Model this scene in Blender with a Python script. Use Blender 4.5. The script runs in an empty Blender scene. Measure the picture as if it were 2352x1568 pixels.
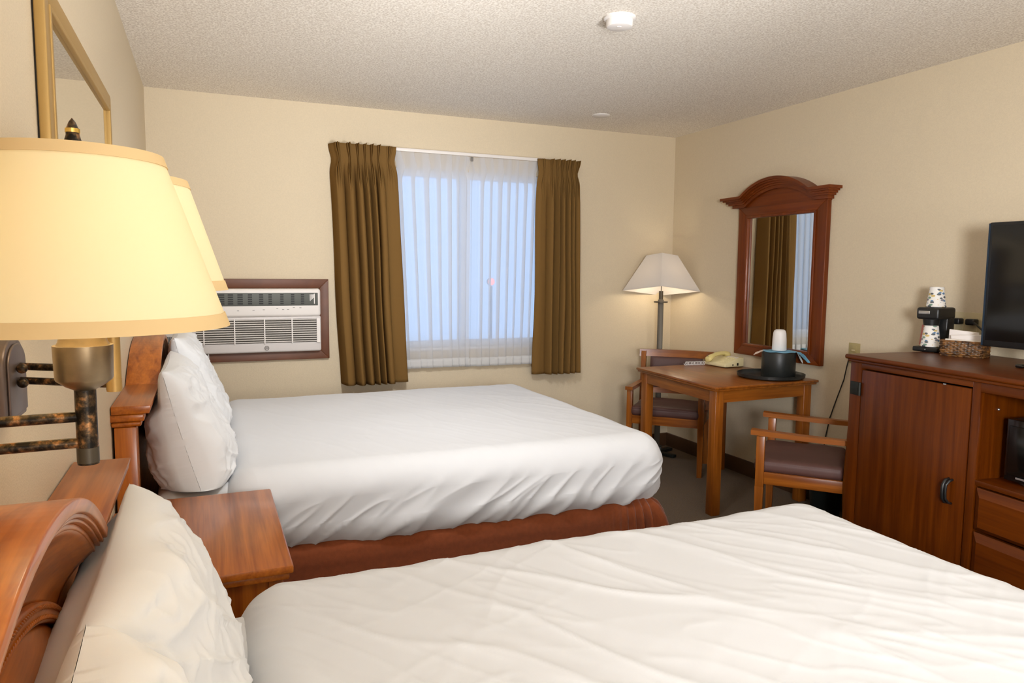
import bpy, bmesh, math, random
import numpy as np
from mathutils import Vector, Matrix, Euler, noise

random.seed(7)
SC = bpy.context.scene
COL = SC.collection
PI = math.pi
R = math.radians

# ------------------------------------------------------------------ room size
W, D, H = 3.711, 4.809, 2.44
YF = -3.2                      # wall behind the camera

# ------------------------------------------------------------------ materials
MATS = {}

def nodes(name):
    m = bpy.data.materials.new(name)
    m.use_nodes = True
    nt = m.node_tree
    nt.nodes.clear()
    out = nt.nodes.new('ShaderNodeOutputMaterial')
    return m, nt, out

def N(nt, typ, **kw):
    n = nt.nodes.new(typ)
    for k, v in kw.items():
        if k in n.inputs:
            n.inputs[k].default_value = v
        else:
            setattr(n, k, v)
    return n

def srgb(r, g, b):
    f = lambda c: (c / 255 / 12.92) if c / 255 <= .04045 else ((c / 255 + .055) / 1.055) ** 2.4
    return (f(r), f(g), f(b), 1)

def simple(name, col, rough=.5, metal=0, coat=0, spec=.5, bump=None, vary=None, sheen=0):
    """principled with optional noise colour variation (scale, amount) and bump (scale, strength, distance)"""
    m, nt, out = nodes(name)
    p = N(nt, 'ShaderNodeBsdfPrincipled')
    p.inputs['Base Color'].default_value = col
    p.inputs['Roughness'].default_value = rough
    p.inputs['Metallic'].default_value = metal
    p.inputs['Coat Weight'].default_value = coat
    p.inputs['Coat Roughness'].default_value = .12
    p.inputs['Specular IOR Level'].default_value = spec
    p.inputs['Sheen Weight'].default_value = sheen
    tc = N(nt, 'ShaderNodeTexCoord')
    if vary:
        nz = N(nt, 'ShaderNodeTexNoise', Scale=vary[0], Detail=3.0)
        nt.links.new(tc.outputs['Object'], nz.inputs['Vector'])
        mr = N(nt, 'ShaderNodeMapRange')
        mr.inputs['From Min'].default_value = .3
        mr.inputs['From Max'].default_value = .7
        mr.inputs['To Min'].default_value = 1 - vary[1]
        mr.inputs['To Max'].default_value = 1 + vary[1]
        nt.links.new(nz.outputs['Fac'], mr.inputs['Value'])
        mx = N(nt, 'ShaderNodeVectorMath', operation='SCALE')
        mx.inputs[0].default_value = col[:3]
        nt.links.new(mr.outputs['Result'], mx.inputs['Scale'])
        nt.links.new(mx.outputs['Vector'], p.inputs['Base Color'])
    if bump:
        nz2 = N(nt, 'ShaderNodeTexNoise', Scale=bump[0], Detail=2.0)
        nt.links.new(tc.outputs['Object'], nz2.inputs['Vector'])
        b = N(nt, 'ShaderNodeBump', Strength=bump[1], Distance=bump[2])
        nt.links.new(nz2.outputs['Fac'], b.inputs['Height'])
        nt.links.new(b.outputs['Normal'], p.inputs['Normal'])
    nt.links.new(p.outputs['BSDF'], out.inputs['Surface'])
    MATS[name] = m
    return m

def wood(name, c1, c2, axis, rough=.32, coat=.35, scale=1.0, spec=.45):
    """cherry veneer: stretched noise along axis"""
    m, nt, out = nodes(name)
    p = N(nt, 'ShaderNodeBsdfPrincipled', Roughness=rough)
    p.inputs['Coat Weight'].default_value = coat
    p.inputs['Specular IOR Level'].default_value = spec
    p.inputs['Coat Roughness'].default_value = .18
    tc = N(nt, 'ShaderNodeTexCoord')
    mp = N(nt, 'ShaderNodeMapping')
    s = [34 * scale] * 3
    s['xyz'.index(axis)] = 1.6 * scale
    mp.inputs['Scale'].default_value = s
    nt.links.new(tc.outputs['Object'], mp.inputs['Vector'])
    n1 = N(nt, 'ShaderNodeTexNoise', Scale=1.0, Detail=5.0, Distortion=.6)
    nt.links.new(mp.outputs['Vector'], n1.inputs['Vector'])
    mp2 = N(nt, 'ShaderNodeMapping')
    s2 = [160 * scale] * 3
    s2['xyz'.index(axis)] = 5 * scale
    mp2.inputs['Scale'].default_value = s2
    nt.links.new(tc.outputs['Object'], mp2.inputs['Vector'])
    n2 = N(nt, 'ShaderNodeTexNoise', Scale=1.0, Detail=2.0)
    nt.links.new(mp2.outputs['Vector'], n2.inputs['Vector'])
    ad = N(nt, 'ShaderNodeMath', operation='MULTIPLY_ADD')
    ad.inputs[1].default_value = .35
    nt.links.new(n2.outputs['Fac'], ad.inputs[0])
    nt.links.new(n1.outputs['Fac'], ad.inputs[2])
    cr = N(nt, 'ShaderNodeValToRGB')
    cr.color_ramp.elements[0].position = .45
    cr.color_ramp.elements[0].color = c1
    cr.color_ramp.elements[1].position = .9
    cr.color_ramp.elements[1].color = c2
    nt.links.new(ad.outputs['Value'], cr.inputs['Fac'])
    nt.links.new(cr.outputs['Color'], p.inputs['Base Color'])
    nt.links.new(p.outputs['BSDF'], out.inputs['Surface'])
    MATS[name] = m
    return m

def wood3(prefix, c1, c2, **kw):
    for a in 'xyz':
        wood(prefix + '_' + a, c1, c2, a, **kw)

def translucent(name, col, trans=0.0, transl=.5, spec_rough=.8, bump=None, weave=None):
    """cloth that lets light through: diffuse + translucent (+ clear openings of the weave)"""
    m, nt, out = nodes(name)
    d = N(nt, 'ShaderNodeBsdfDiffuse', Color=col)
    t = N(nt, 'ShaderNodeBsdfTranslucent', Color=col)
    mx = N(nt, 'ShaderNodeMixShader', Fac=transl)
    nt.links.new(d.outputs[0], mx.inputs[1])
    nt.links.new(t.outputs[0], mx.inputs[2])
    last = mx
    tc = N(nt, 'ShaderNodeTexCoord')
    if bump:
        nz = N(nt, 'ShaderNodeTexNoise', Scale=bump[0], Detail=2.0)
        nt.links.new(tc.outputs['Object'], nz.inputs['Vector'])
        b = N(nt, 'ShaderNodeBump', Strength=bump[1], Distance=bump[2])
        nt.links.new(nz.outputs['Fac'], b.inputs['Height'])
        nt.links.new(b.outputs['Normal'], d.inputs['Normal'])
    if trans > 0:
        tr = N(nt, 'ShaderNodeBsdfTransparent')
        m2 = N(nt, 'ShaderNodeMixShader', Fac=1 - trans)
        nt.links.new(tr.outputs[0], m2.inputs[1])
        nt.links.new(mx.outputs[0], m2.inputs[2])
        last = m2
    nt.links.new(last.outputs[0], out.inputs['Surface'])
    MATS[name] = m
    return m

def emit(name, col, strength):
    m, nt, out = nodes(name)
    e = N(nt, 'ShaderNodeEmission', Color=col, Strength=strength)
    nt.links.new(e.outputs[0], out.inputs['Surface'])
    MATS[name] = m
    return m

def make_materials():
    simple('wallpaper', srgb(214, 198, 170), .75, bump=(260, .25, .004), vary=(140, .03), spec=.25)
    # popcorn ceiling
    m, nt, out = nodes('popcorn')
    p = N(nt, 'ShaderNodeBsdfPrincipled', Roughness=.95)
    p.inputs['Specular IOR Level'].default_value = .1
    tc = N(nt, 'ShaderNodeTexCoord')
    nz = N(nt, 'ShaderNodeTexNoise', Scale=120.0, Detail=2.0, Roughness=.6)
    nt.links.new(tc.outputs['Object'], nz.inputs['Vector'])
    cr = N(nt, 'ShaderNodeValToRGB')
    cr.color_ramp.elements[0].position = .36
    cr.color_ramp.elements[0].color = srgb(214, 203, 188)
    cr.color_ramp.elements[1].position = .62
    cr.color_ramp.elements[1].color = srgb(250, 243, 231)
    nt.links.new(nz.outputs['Fac'], cr.inputs['Fac'])
    nt.links.new(cr.outputs['Color'], p.inputs['Base Color'])
    b = N(nt, 'ShaderNodeBump', Strength=.4, Distance=.004)
    nt.links.new(nz.outputs['Fac'], b.inputs['Height'])
    nt.links.new(b.outputs['Normal'], p.inputs['Normal'])
    nt.links.new(p.outputs['BSDF'], out.inputs['Surface'])
    MATS['popcorn'] = m
    simple('carpet', srgb(112, 86, 54), .95, bump=(420, .9, .01), vary=(170, .35), spec=.05, sheen=.2)
    simple('baseboard', srgb(84, 56, 34), .45)
    # woods
    wood3('cherry', srgb(138, 66, 8), srgb(194, 110, 32), coat=.35, spec=.4)             # headboards, night stand
    wood3('cabinet_wood', srgb(72, 27, 0), srgb(102, 47, 2), rough=.36, coat=.04, spec=.28)
    wood3('desk_wood', srgb(112, 56, 8), srgb(160, 92, 28), rough=.33, coat=.2, spec=.4)
    wood3('mirror_wood', srgb(92, 38, 6), srgb(122, 56, 10), rough=.38, coat=.08, spec=.3)
    simple('dark_trim_wood', srgb(98, 52, 20), .45, vary=(14, .12))
    # cloth
    simple('white_linen', srgb(213, 214, 216), .85, bump=(900, .08, .001), spec=.2, sheen=.15)
    simple('sheet_linen', srgb(216, 216, 216), .85, bump=(900, .08, .001), spec=.2, sheen=.15)
    simple('pillow_linen', srgb(226, 227, 228), .85, bump=(900, .08, .001), spec=.2, sheen=.15)
    simple('skirt_cloth', srgb(132, 68, 36), .85, bump=(300, .15, .002), vary=(60, .08), spec=.15, sheen=.3)
    translucent('drape_cloth', srgb(122, 92, 52), 0, .06, bump=(500, .1, .002))
    translucent('sheer_cloth', srgb(240, 240, 242), .26, .58)
    translucent('sheer_hem', srgb(240, 240, 240), .10, .45)
    translucent('shade_paper', srgb(250, 237, 198), 0, .22)
    translucent('shade_trim', srgb(240, 212, 160), 0, .22)
    translucent('shade_linen', srgb(240, 234, 228), 0, .20)
    simple('maroon_vinyl', srgb(84, 54, 48), .55, bump=(700, .1, .001), vary=(200, .05))
    # metals, plastics
    simple('bronze_smooth', srgb(142, 124, 98), .38, metal=.9, vary=(90, .08))
    simple('plate_bronze', srgb(104, 92, 88), .42, metal=.6)
    simple('gold', srgb(178, 144, 84), .45, metal=.45, bump=(400, .12, .001))
    simple('brass', srgb(230, 196, 110), .25, metal=.95)
    simple('lamp_metal', srgb(78, 70, 58), .45, metal=.5)
    simple('black_iron', srgb(30, 32, 28), .5, metal=.3)
    simple('white_plastic', srgb(228, 222, 216), .42)
    simple('ac_plastic', srgb(218, 212, 208), .45)
    simple('ac_dark', srgb(84, 86, 80), .5)
    simple('ac_slot', srgb(30, 30, 28), .6)
    simple('ac_void', srgb(62, 57, 48), .7)
    simple('vinyl', srgb(232, 234, 238), .4)
    simple('cream_plastic', srgb(226, 214, 168), .35)
    simple('handset_plastic', srgb(222, 206, 138), .33)
    simple('gray_print', srgb(120, 116, 110), .5)
    simple('black_plastic', srgb(24, 24, 24), .38)
    simple('black_gloss', srgb(10, 10, 10), .12, coat=.6)
    simple('screen_glass', srgb(10, 11, 10), .16, spec=.6)
    simple('screen_edge', srgb(20, 40, 58), .35)
    simple('bucket_plastic', srgb(34, 36, 34), .42)
    simple('bin_plastic', srgb(22, 30, 28), .5)
    simple('blue_film', srgb(120, 186, 218), .4)
    simple('clear_film', srgb(222, 228, 226), .3)
    simple('pink_film', srgb(226, 204, 190), .5)
    simple('cup_white', srgb(238, 234, 232), .45)
    simple('paper', srgb(230, 220, 206), .8)
    simple('paper_white', srgb(238, 230, 224), .8)
    simple('pink_packet', srgb(204, 128, 118), .6)
    simple('almond_plate', srgb(168, 152, 104), .4)
    simple('ivory_plate', srgb(206, 190, 148), .4)
    simple('silver', srgb(200, 200, 200), .3, metal=.9)
    simple('coil_white', srgb(226, 222, 220), .4)
    simple('niche_dark', srgb(56, 30, 16), .6)
    m, nt, out = nodes('bronze')
    p = N(nt, 'ShaderNodeBsdfPrincipled', Roughness=.4, Metallic=.75)
    tc = N(nt, 'ShaderNodeTexCoord')
    n1 = N(nt, 'ShaderNodeTexNoise', Scale=75.0, Detail=4.0, Roughness=.65)
    nt.links.new(tc.outputs['Object'], n1.inputs['Vector'])
    cr = N(nt, 'ShaderNodeValToRGB')
    cr.color_ramp.elements[0].position = .42
    cr.color_ramp.elements[0].color = srgb(34, 30, 26)
    cr.color_ramp.elements[1].position = .66
    cr.color_ramp.elements[1].color = srgb(170, 122, 78)
    e_ = cr.color_ramp.elements.new(.54)
    e_.color = srgb(82, 66, 48)
    nt.links.new(n1.outputs['Fac'], cr.inputs['Fac'])
    nt.links.new(cr.outputs['Color'], p.inputs['Base Color'])
    nt.links.new(p.outputs['BSDF'], out.inputs['Surface'])
    MATS['bronze'] = m
    # mirrors
    simple('mirror_glass', (.86, .87, .84, 1), .01, metal=1)
    simple('tinted_mirror', (.70, .67, .60, 1), .02, metal=1)
    # window pane: thin glass
    m, nt, out = nodes('pane_glass')
    tr = N(nt, 'ShaderNodeBsdfTransparent', Color=(.93, .96, .97, 1))
    gl = N(nt, 'ShaderNodeBsdfGlossy', Roughness=.02)
    fr = N(nt, 'ShaderNodeFresnel', IOR=1.45)
    mx = N(nt, 'ShaderNodeMixShader')
    nt.links.new(fr.outputs[0], mx.inputs[0])
    nt.links.new(tr.outputs[0], mx.inputs[1])
    nt.links.new(gl.outputs[0], mx.inputs[2])
    nt.links.new(mx.outputs[0], out.inputs['Surface'])
    MATS['pane_glass'] = m
    # printed paper cup: white with scattered coloured marks
    m, nt, out = nodes('printed_cup')
    p = N(nt, 'ShaderNodeBsdfPrincipled', Roughness=.5)
    tc = N(nt, 'ShaderNodeTexCoord')
    mp = N(nt, 'ShaderNodeMapping')
    mp.inputs['Scale'].default_value = (42, 42, 80)
    nt.links.new(tc.outputs['Object'], mp.inputs['Vector'])
    vo = N(nt, 'ShaderNodeTexVoronoi', Scale=1.0)
    nt.links.new(mp.outputs['Vector'], vo.inputs['Vector'])
    lt = N(nt, 'ShaderNodeMath', operation='LESS_THAN')
    lt.inputs[1].default_value = .42
    nt.links.new(vo.outputs['Distance'], lt.inputs[0])
    sep = N(nt, 'ShaderNodeSeparateColor')
    nt.links.new(vo.outputs['Color'], sep.inputs[0])
    cr = N(nt, 'ShaderNodeValToRGB')
    cr.color_ramp.interpolation = 'CONSTANT'
    cols = [(.0, srgb(92, 126, 160)), (.2, srgb(88, 92, 96)), (.38, srgb(120, 150, 130)),
            (.52, srgb(206, 178, 110)), (.66, srgb(130, 130, 140)), (.8, srgb(232, 228, 222))]
    el = cr.color_ramp.elements
    el[0].position, el[0].color = cols[0]
    el[1].position, el[1].color = cols[-1]
    for q, c in cols[1:-1]:
        e = el.new(q)
        e.color = c
    nt.links.new(sep.outputs[0], cr.inputs['Fac'])
    mix = N(nt, 'ShaderNodeMix', data_type='RGBA')
    mix.inputs[6].default_value = srgb(232, 228, 222)
    nt.links.new(lt.outputs[0], mix.inputs[0])
    nt.links.new(cr.outputs['Color'], mix.inputs[7])
    nt.links.new(mix.outputs[2], p.inputs['Base Color'])
    nt.links.new(p.outputs['BSDF'], out.inputs['Surface'])
    MATS['printed_cup'] = m
    # wicker
    m, nt, out = nodes('wicker')
    p = N(nt, 'ShaderNodeBsdfPrincipled', Roughness=.5)
    tc = N(nt, 'ShaderNodeTexCoord')
    wv = N(nt, 'ShaderNodeTexNoise', Scale=60.0, Detail=2.0)
    nt.links.new(tc.outputs['Object'], wv.inputs['Vector'])
    cr = N(nt, 'ShaderNodeValToRGB')
    cr.color_ramp.elements[0].position = .35
    cr.color_ramp.elements[0].color = srgb(58, 34, 16)
    cr.color_ramp.elements[1].position = .7
    cr.color_ramp.elements[1].color = srgb(150, 100, 46)
    nt.links.new(wv.outputs['Fac'], cr.inputs['Fac'])
    nt.links.new(cr.outputs['Color'], p.inputs['Base Color'])
    nt.links.new(p.outputs['BSDF'], out.inputs['Surface'])
    MATS['wicker'] = m
    emit('red_lamp', (1, .2, .16, 1), 3.2)

make_materials()

# ------------------------------------------------------------------ mesh builder
class B:
    def __init__(self):
        self.bm = bmesh.new()

    def _xf(self, verts, c, rot):
        M = Matrix.Translation(Vector(c))
        if rot is not None:
            M = M @ Euler(rot).to_matrix().to_4x4()
        bmesh.ops.transform(self.bm, matrix=M, verts=verts)

    def box(self, c, s, bevel=0, rot=None, seg=2):
        r = bmesh.ops.create_cube(self.bm, size=1)
        v = r['verts']
        bmesh.ops.scale(self.bm, vec=s, verts=v)
        if bevel:
            es = list({e for x in v for e in x.link_edges})
            o = bmesh.ops.bevel(self.bm, geom=es, offset=bevel, segments=seg, profile=.5, affect='EDGES')
            v = list({x for f in o['faces'] for x in f.verts} | {x for x in v if x.is_valid})
        self._xf(v, c, rot)
        return self

    def lohi(self, lo, hi, bevel=0, seg=2):
        return self.box([(a + b) / 2 for a, b in zip(lo, hi)], [abs(b - a) for a, b in zip(lo, hi)], bevel, None, seg)

    def cyl(self, c, r, h, axis='z', seg=32, r2=None, rot=None):
        o = bmesh.ops.create_cone(self.bm, cap_ends=True, segments=seg, radius1=r, radius2=r if r2 is None else r2, depth=h)
        v = o['verts']
        if axis == 'x':
            bmesh.ops.rotate(self.bm, cent=(0, 0, 0), matrix=Matrix.Rotation(PI / 2, 3, 'Y'), verts=v)
        if axis == 'y':
            bmesh.ops.rotate(self.bm, cent=(0, 0, 0), matrix=Matrix.Rotation(-PI / 2, 3, 'X'), verts=v)
        self._xf(v, c, rot)
        return self

    def sph(self, c, r, seg=20, scale=(1, 1, 1)):
        o = bmesh.ops.create_uvsphere(self.bm, u_segments=seg, v_segments=seg // 2 + 2, radius=r)
        bmesh.ops.scale(self.bm, vec=scale, verts=o['verts'])
        self._xf(o['verts'], c, None)
        return self

    def lathe(self, prof, c=(0, 0, 0), seg=48, close=False):
        rings = []
        for r, z in prof:
            rings.append([self.bm.verts.new((c[0] + r * math.cos(2 * PI * k / seg), c[1] + r * math.sin(2 * PI * k / seg), c[2] + z)) for k in range(seg)])
        pairs = list(zip(rings, rings[1:]))
        if close:
            pairs.append((rings[-1], rings[0]))
        for a, b in pairs:
            for k in range(seg):
                self.bm.faces.new((a[k], a[(k + 1) % seg], b[(k + 1) % seg], b[k]))
        if not close:
            for ring, flip in ((rings[0], True), (rings[-1], False)):
                if (prof[0] if flip else prof[-1])[0] > 1e-5:
                    self.bm.faces.new(ring[::-1] if flip else ring)
        return self

    def tube(self, pts, r, seg=10, caps=True):
        pts = [Vector(p) for p in pts]
        rings = []
        up = Vector((0, 0, 1))
        prev = None
        for i, p in enumerate(pts):
            d = (pts[min(i + 1, len(pts) - 1)] - pts[max(i - 1, 0)]).normalized()
            if prev is None:
                a = d.cross(up)
                if a.length < 1e-3:
                    a = d.cross(Vector((1, 0, 0)))
                a.normalize()
            else:
                a = (prev - d * prev.dot(d)).normalized()
            prev = a
            b = d.cross(a)
            rr = r(i / (len(pts) - 1)) if callable(r) else r
            rings.append([self.bm.verts.new(p + (a * math.cos(2 * PI * k / seg) + b * math.sin(2 * PI * k / seg)) * rr) for k in range(seg)])
        for a, b in zip(rings, rings[1:]):
            for k in range(seg):
                self.bm.faces.new((a[k], a[(k + 1) % seg], b[(k + 1) % seg], b[k]))
        if caps:
            self.bm.faces.new(rings[0][::-1])
            self.bm.faces.new(rings[-1])
        return self

    def prism(self, poly, axis, lo, hi, bevel=0):
        """poly in the two other axes (cyclic order kept), extruded along axis"""
        def P(a, b, t):
            return {'x': (t, a, b), 'y': (a, t, b), 'z': (a, b, t)}[axis]
        v0 = [self.bm.verts.new(P(a, b, lo)) for a, b in poly]
        v1 = [self.bm.verts.new(P(a, b, hi)) for a, b in poly]
        n = len(poly)
        fs = [self.bm.faces.new(v0), self.bm.faces.new(v1[::-1])]
        for k in range(n):
            fs.append(self.bm.faces.new((v0[k], v1[k], v1[(k + 1) % n], v0[(k + 1) % n])))
        bmesh.ops.recalc_face_normals(self.bm, faces=fs)
        if bevel:
            es = list({e for v in v0 + v1 for e in v.link_edges})
            bmesh.ops.bevel(self.bm, geom=es, offset=bevel, segments=2, profile=.5, affect='EDGES')
        return self

    def grid(self, nu, nv, f, closeu=False, closev=False):
        g = [[self.bm.verts.new(f(i / (nu if closeu else nu - 1), j / (nv if closev else nv - 1))) for j in range(nv)] for i in range(nu)]
        for i in range(nu if closeu else nu - 1):
            for j in range(nv if closev else nv - 1):
                self.bm.faces.new((g[i][j], g[(i + 1) % nu][j], g[(i + 1) % nu][(j + 1) % nv], g[i][(j + 1) % nv]))
        return self

    def build(self, name, mat, parent=None, world=False, smooth=45, label=None, fixn=True, solid=0):
        bm = self.bm
        if fixn:
            bmesh.ops.recalc_face_normals(bm, faces=bm.faces)
        if world and parent is not None:
            root = parent
            off = Vector((0, 0, 0))
            while root is not None:
                off += root.location
                root = root.parent
            bmesh.ops.translate(bm, vec=-off, verts=bm.verts)
        me = bpy.data.meshes.new(name)
        bm.to_mesh(me)
        bm.free()
        me.materials.append(MATS[mat])
        if smooth:
            for p in me.polygons:
                p.use_smooth = True
            if smooth < 180:
                me.set_sharp_from_angle(angle=R(smooth))
        o = bpy.data.objects.new(name, me)
        COL.objects.link(o)
        if parent is not None:
            o.parent = parent
        if label:
            o['label'] = label
        if solid:
            md = o.modifiers.new('thickness', 'SOLIDIFY')
            md.thickness = solid
            md.offset = 0
        return o

def thing(name, label, cat, loc=(0, 0, 0), rotz=0, group=None):
    o = bpy.data.objects.new(name, None)
    COL.objects.link(o)
    o.location = loc
    o.rotation_euler = (0, 0, rotz)
    o.empty_display_size = .05
    o['label'] = label
    o['category'] = cat
    if group:
        o['group'] = group
    return o

def tag(o, label, cat, group=None):
    o['label'] = label
    o['category'] = cat
    if group:
        o['group'] = group
    return o

def struct(o):
    o['kind'] = 'structure'
    return o

def nz(x, y, z=0):
    return noise.noise(Vector((x, y, z)))

def ridge(x, y, z=0):
    return 1 - abs(noise.noise(Vector((x, y, z)))) * 2

# ------------------------------------------------------------------ the setting
WX0, WX1, WZ0, WZ1 = 1.40, 2.62, .86, 2.075       # window opening
T = .14
struct(B().lohi((-.1, YF - .1, -.1), (W + .1, D + T, 0)).build('floor', 'carpet', smooth=0))
struct(B().lohi((-.1, YF - .1, H), (W + .1, D + T, H + .1)).build('ceiling', 'popcorn', smooth=0))
struct(B().lohi((-.1, YF, 0), (0, D, H)).build('wall_left', 'wallpaper', smooth=0))
struct(B().lohi((W, YF, 0), (W + .1, D, H)).build('wall_right', 'wallpaper', smooth=0))
struct(B().lohi((0, YF - .1, 0), (W, YF, H)).build('wall_front', 'wallpaper', smooth=0))
b = B()
b.lohi((-.1, D, 0), (WX0, D + T, H)).lohi((WX1, D, 0), (W + .1, D + T, H))
b.lohi((WX0, D, 0), (WX1, D + T, WZ0)).lohi((WX0, D, WZ1), (WX1, D + T, H))
struct(b.build('wall_back', 'wallpaper', smooth=0))
bh, bt = .105, .014
struct(B().lohi((bt, D - bt, 0), (W - bt, D, bh), .003).build('baseboard_back', 'baseboard'))
struct(B().lohi((W - bt, YF, 0), (W, D, bh), .003).build('baseboard_right', 'baseboard'))
struct(B().lohi((0, YF, 0), (bt, D, bh), .003).build('baseboard_left', 'baseboard'))
# window
b = B()
fw = .045
y0, y1 = D + .03, D + .09
b.lohi((WX0, y0, WZ0), (WX0 + fw, y1, WZ1)).lohi((WX1 - fw, y0, WZ0), (WX1, y1, WZ1))
b.lohi((WX0, y0, WZ0), (WX1, y1, WZ0 + fw)).lohi((WX0, y0, WZ1 - fw), (WX1, y1, WZ1))
b.lohi((1.955, y0 - .01, WZ0 + fw), (1.985, y1, WZ1 - fw))
win = struct(b.build('window_1', 'vinyl'))
for xa, xb in ((WX0 + fw, 1.955), (1.985, WX1 - fw)):
    B().lohi((xa, D + .058, WZ0 + fw), (xb, D + .062, WZ1 - fw)).build('pane', 'pane_glass', win, smooth=0)
b = B()
b.lohi((WX0, D - .012, WZ0 - .02), (WX1, D + .03, WZ0), .004)
b.build('window_sill', 'vinyl', win)
# small red lamp glowing outside
t = thing('signal_light', 'small red light glowing outside behind the right sheer curtain', 'light', (3.03, 7.0, 0))
B().cyl((0, 0, .62), .012, 1.24, seg=14).build('post', 'black_iron', t)
B().sph((0, 0, 1.285), .036).build('lens', 'red_lamp', t)
B().cyl((0, .02, 1.285), .038, .04, axis='y', seg=24).build('housing', 'black_iron', t)

# ------------------------------------------------------------------ curtains
def drape(name, label, xt0, xt1, xb0, xb1, zt, zb, yb, cw, am, amp, mat, seed, group, cat='curtain', header=.095,
          ret=0, thick=.0025, hem=None, nu=300, nv=70, over=0.0):
    rng = random.Random(seed)
    npl = len(cw)
    tot = sum(cw)
    edges = [0]
    for c in cw:
        edges.append(edges[-1] + c / tot)
    ph = [rng.uniform(-.25, .25) for _ in range(npl)]
    def fold(u):
        for k in range(npl):
            if u <= edges[k + 1] or k == npl - 1:
                return k, (u - edges[k]) / (edges[k + 1] - edges[k])
    def shape(u, v):
        k, q = fold(min(max(u, 0), 1))
        z = zt + (zb - zt) * v
        d = zt - z
        x0 = xt0 + (xb0 - xt0) * v
        x1 = xt1 + (xb1 - xt1) * v
        pin = math.exp(-((d - header) / .05) ** 2)      # gathered waist under the heading
        mid = (x0 + x1) / 2
        x0 += pin * (mid - x0) * .07
        x1 += pin * (mid - x1) * .07
        pw = (x1 - x0) * (edges[k + 1] - edges[k])
        below = min(1, max(0, (d - header + .02) / .22))
        dq = q - .5
        fing = 0
        if abs(dq) < .24:
            fing = (.5 + .5 * math.cos(dq / .24 * PI * 3)) * math.cos(dq / .24 * PI / 2)
        if over:
            # sheer cloth: flat stretches with a narrow pleat lapped over itself
            c = over * am[k] * (1 - .2 * v) * (.75 + .25 * pin)
            x = x0 + (x1 - x0) * u + pw * c * math.sin(2 * PI * q) * 1.0
            y = yb - amp * (.5 + .5 * math.sin(2 * PI * q + .6)) * am[k] - amp * .5 * fing * (1 - below)
            x += .006 * nz(u * 9, v * 2.4, seed) * v
        else:
            body = max(0, math.sin(PI * q)) ** .75
            f = (fing * 1.05) * (1 - below) + body * below
            a = amp * am[k] * (1 - .5 * pin) * (.8 + .3 * v)
            x = x0 + (x1 - x0) * u + pw * .16 * below * math.sin(2 * PI * q + ph[k]) * ph[k] * 4
            x -= pw * dq * 1.1 * pin * max(0, .34 - abs(dq)) / .34
            x += .012 * nz(u * 3, v * 2.2, seed + 4) * below
            y = yb - a * f + .006 * nz(u * 9, v * 3, seed)
            if d < header:                                # heading flares forward a little at the top
                y -= .012 * (header - d) / header * (1 if 0 < u < 1 else 0)
        if ret:
            e = u if ret < 0 else 1 - u
            if e < .07:
                y += (1 - e / .07) * (D - .012 - yb)
        return (x, y, z)
    o = tag(B().grid(nu, nv, shape).build(name, mat, smooth=180, fixn=False, solid=thick), label, cat, group)
    if hem:
        def hs(u, v):
            vv = 1 - hem / (zt - zb) * (1 - v)
            x, y, z = shape(u, vv)
            return (x, y - .0025, z)
        B().grid(nu, 4, hs).build('hem', 'sheer_hem', o, world=False, smooth=180, fixn=False, solid=.001)
    return o

drape('drape', 'brown pleated drape at the left side of the window, beside the air conditioner', 1.045, 1.47, 1.105, 1.535, 2.192, .645, D - .075,
      [1.5, 1.2, .9, .8, .85, .9, 1.7], [.75, 1.0, .95, 1.0, 1.05, .9, .28], .085, 'drape_cloth', 3, 'brown window drapes', ret=-1)
drape('drape', 'brown pleated drape at the right side of the window, nearest the corner floor lamp', 2.49, 2.835, 2.462, 2.862, 2.188, .65, D - .075,
      [1.8, 1.0, .8, 1.0, .8, .9, 1.1], [.26, .8, 1.0, .9, 1.0, .9, .7], .075, 'drape_cloth', 11, 'brown window drapes', ret=1)
drape('sheer_curtain', 'white sheer curtain panel, left half of the window', 1.455, 1.998, 1.53, 1.985, 2.172, .727, D - .032,
      [.9, 1.1, 1.0, .95, .8, .6, .7], [1, .9, 1.1, 1, 1.1, 1, .9], .022, 'sheer_cloth', 21, 'white sheer curtains', thick=0, hem=.062, nu=240, nv=60, over=.50)
drape('sheer_curtain', 'white sheer curtain panel, right half of the window', 1.968, 2.515, 1.966, 2.475, 2.172, .722, D - .028,
      [1.2, 1.0, .9, 1.0, .9, .9, 1.0, .8], [.5, 1, .9, 1.1, 1, .9, 1, 1], .022, 'sheer_cloth', 29, 'white sheer curtains', thick=0, hem=.062, nu=240, nv=60, over=.50)
t = thing('curtain_rod', 'white traverse curtain rail above the window', 'curtain rod', (1.95, D, 2.18))
B().lohi((1.10, D - .066, 2.172), (2.80, D - .05, 2.194), .003).build('rail', 'white_plastic', t, world=True)
for xx in (1.10, 2.785):
    B().lohi((xx, D - .055, 2.174), (xx + .015, D, 2.192), .002).build('bracket', 'white_plastic', t, world=True)
B().lohi((1.985, D - .088, 2.135), (2.003, D - .08, 2.165), .002).build('slide', 'gray_print', t, world=True)

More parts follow.
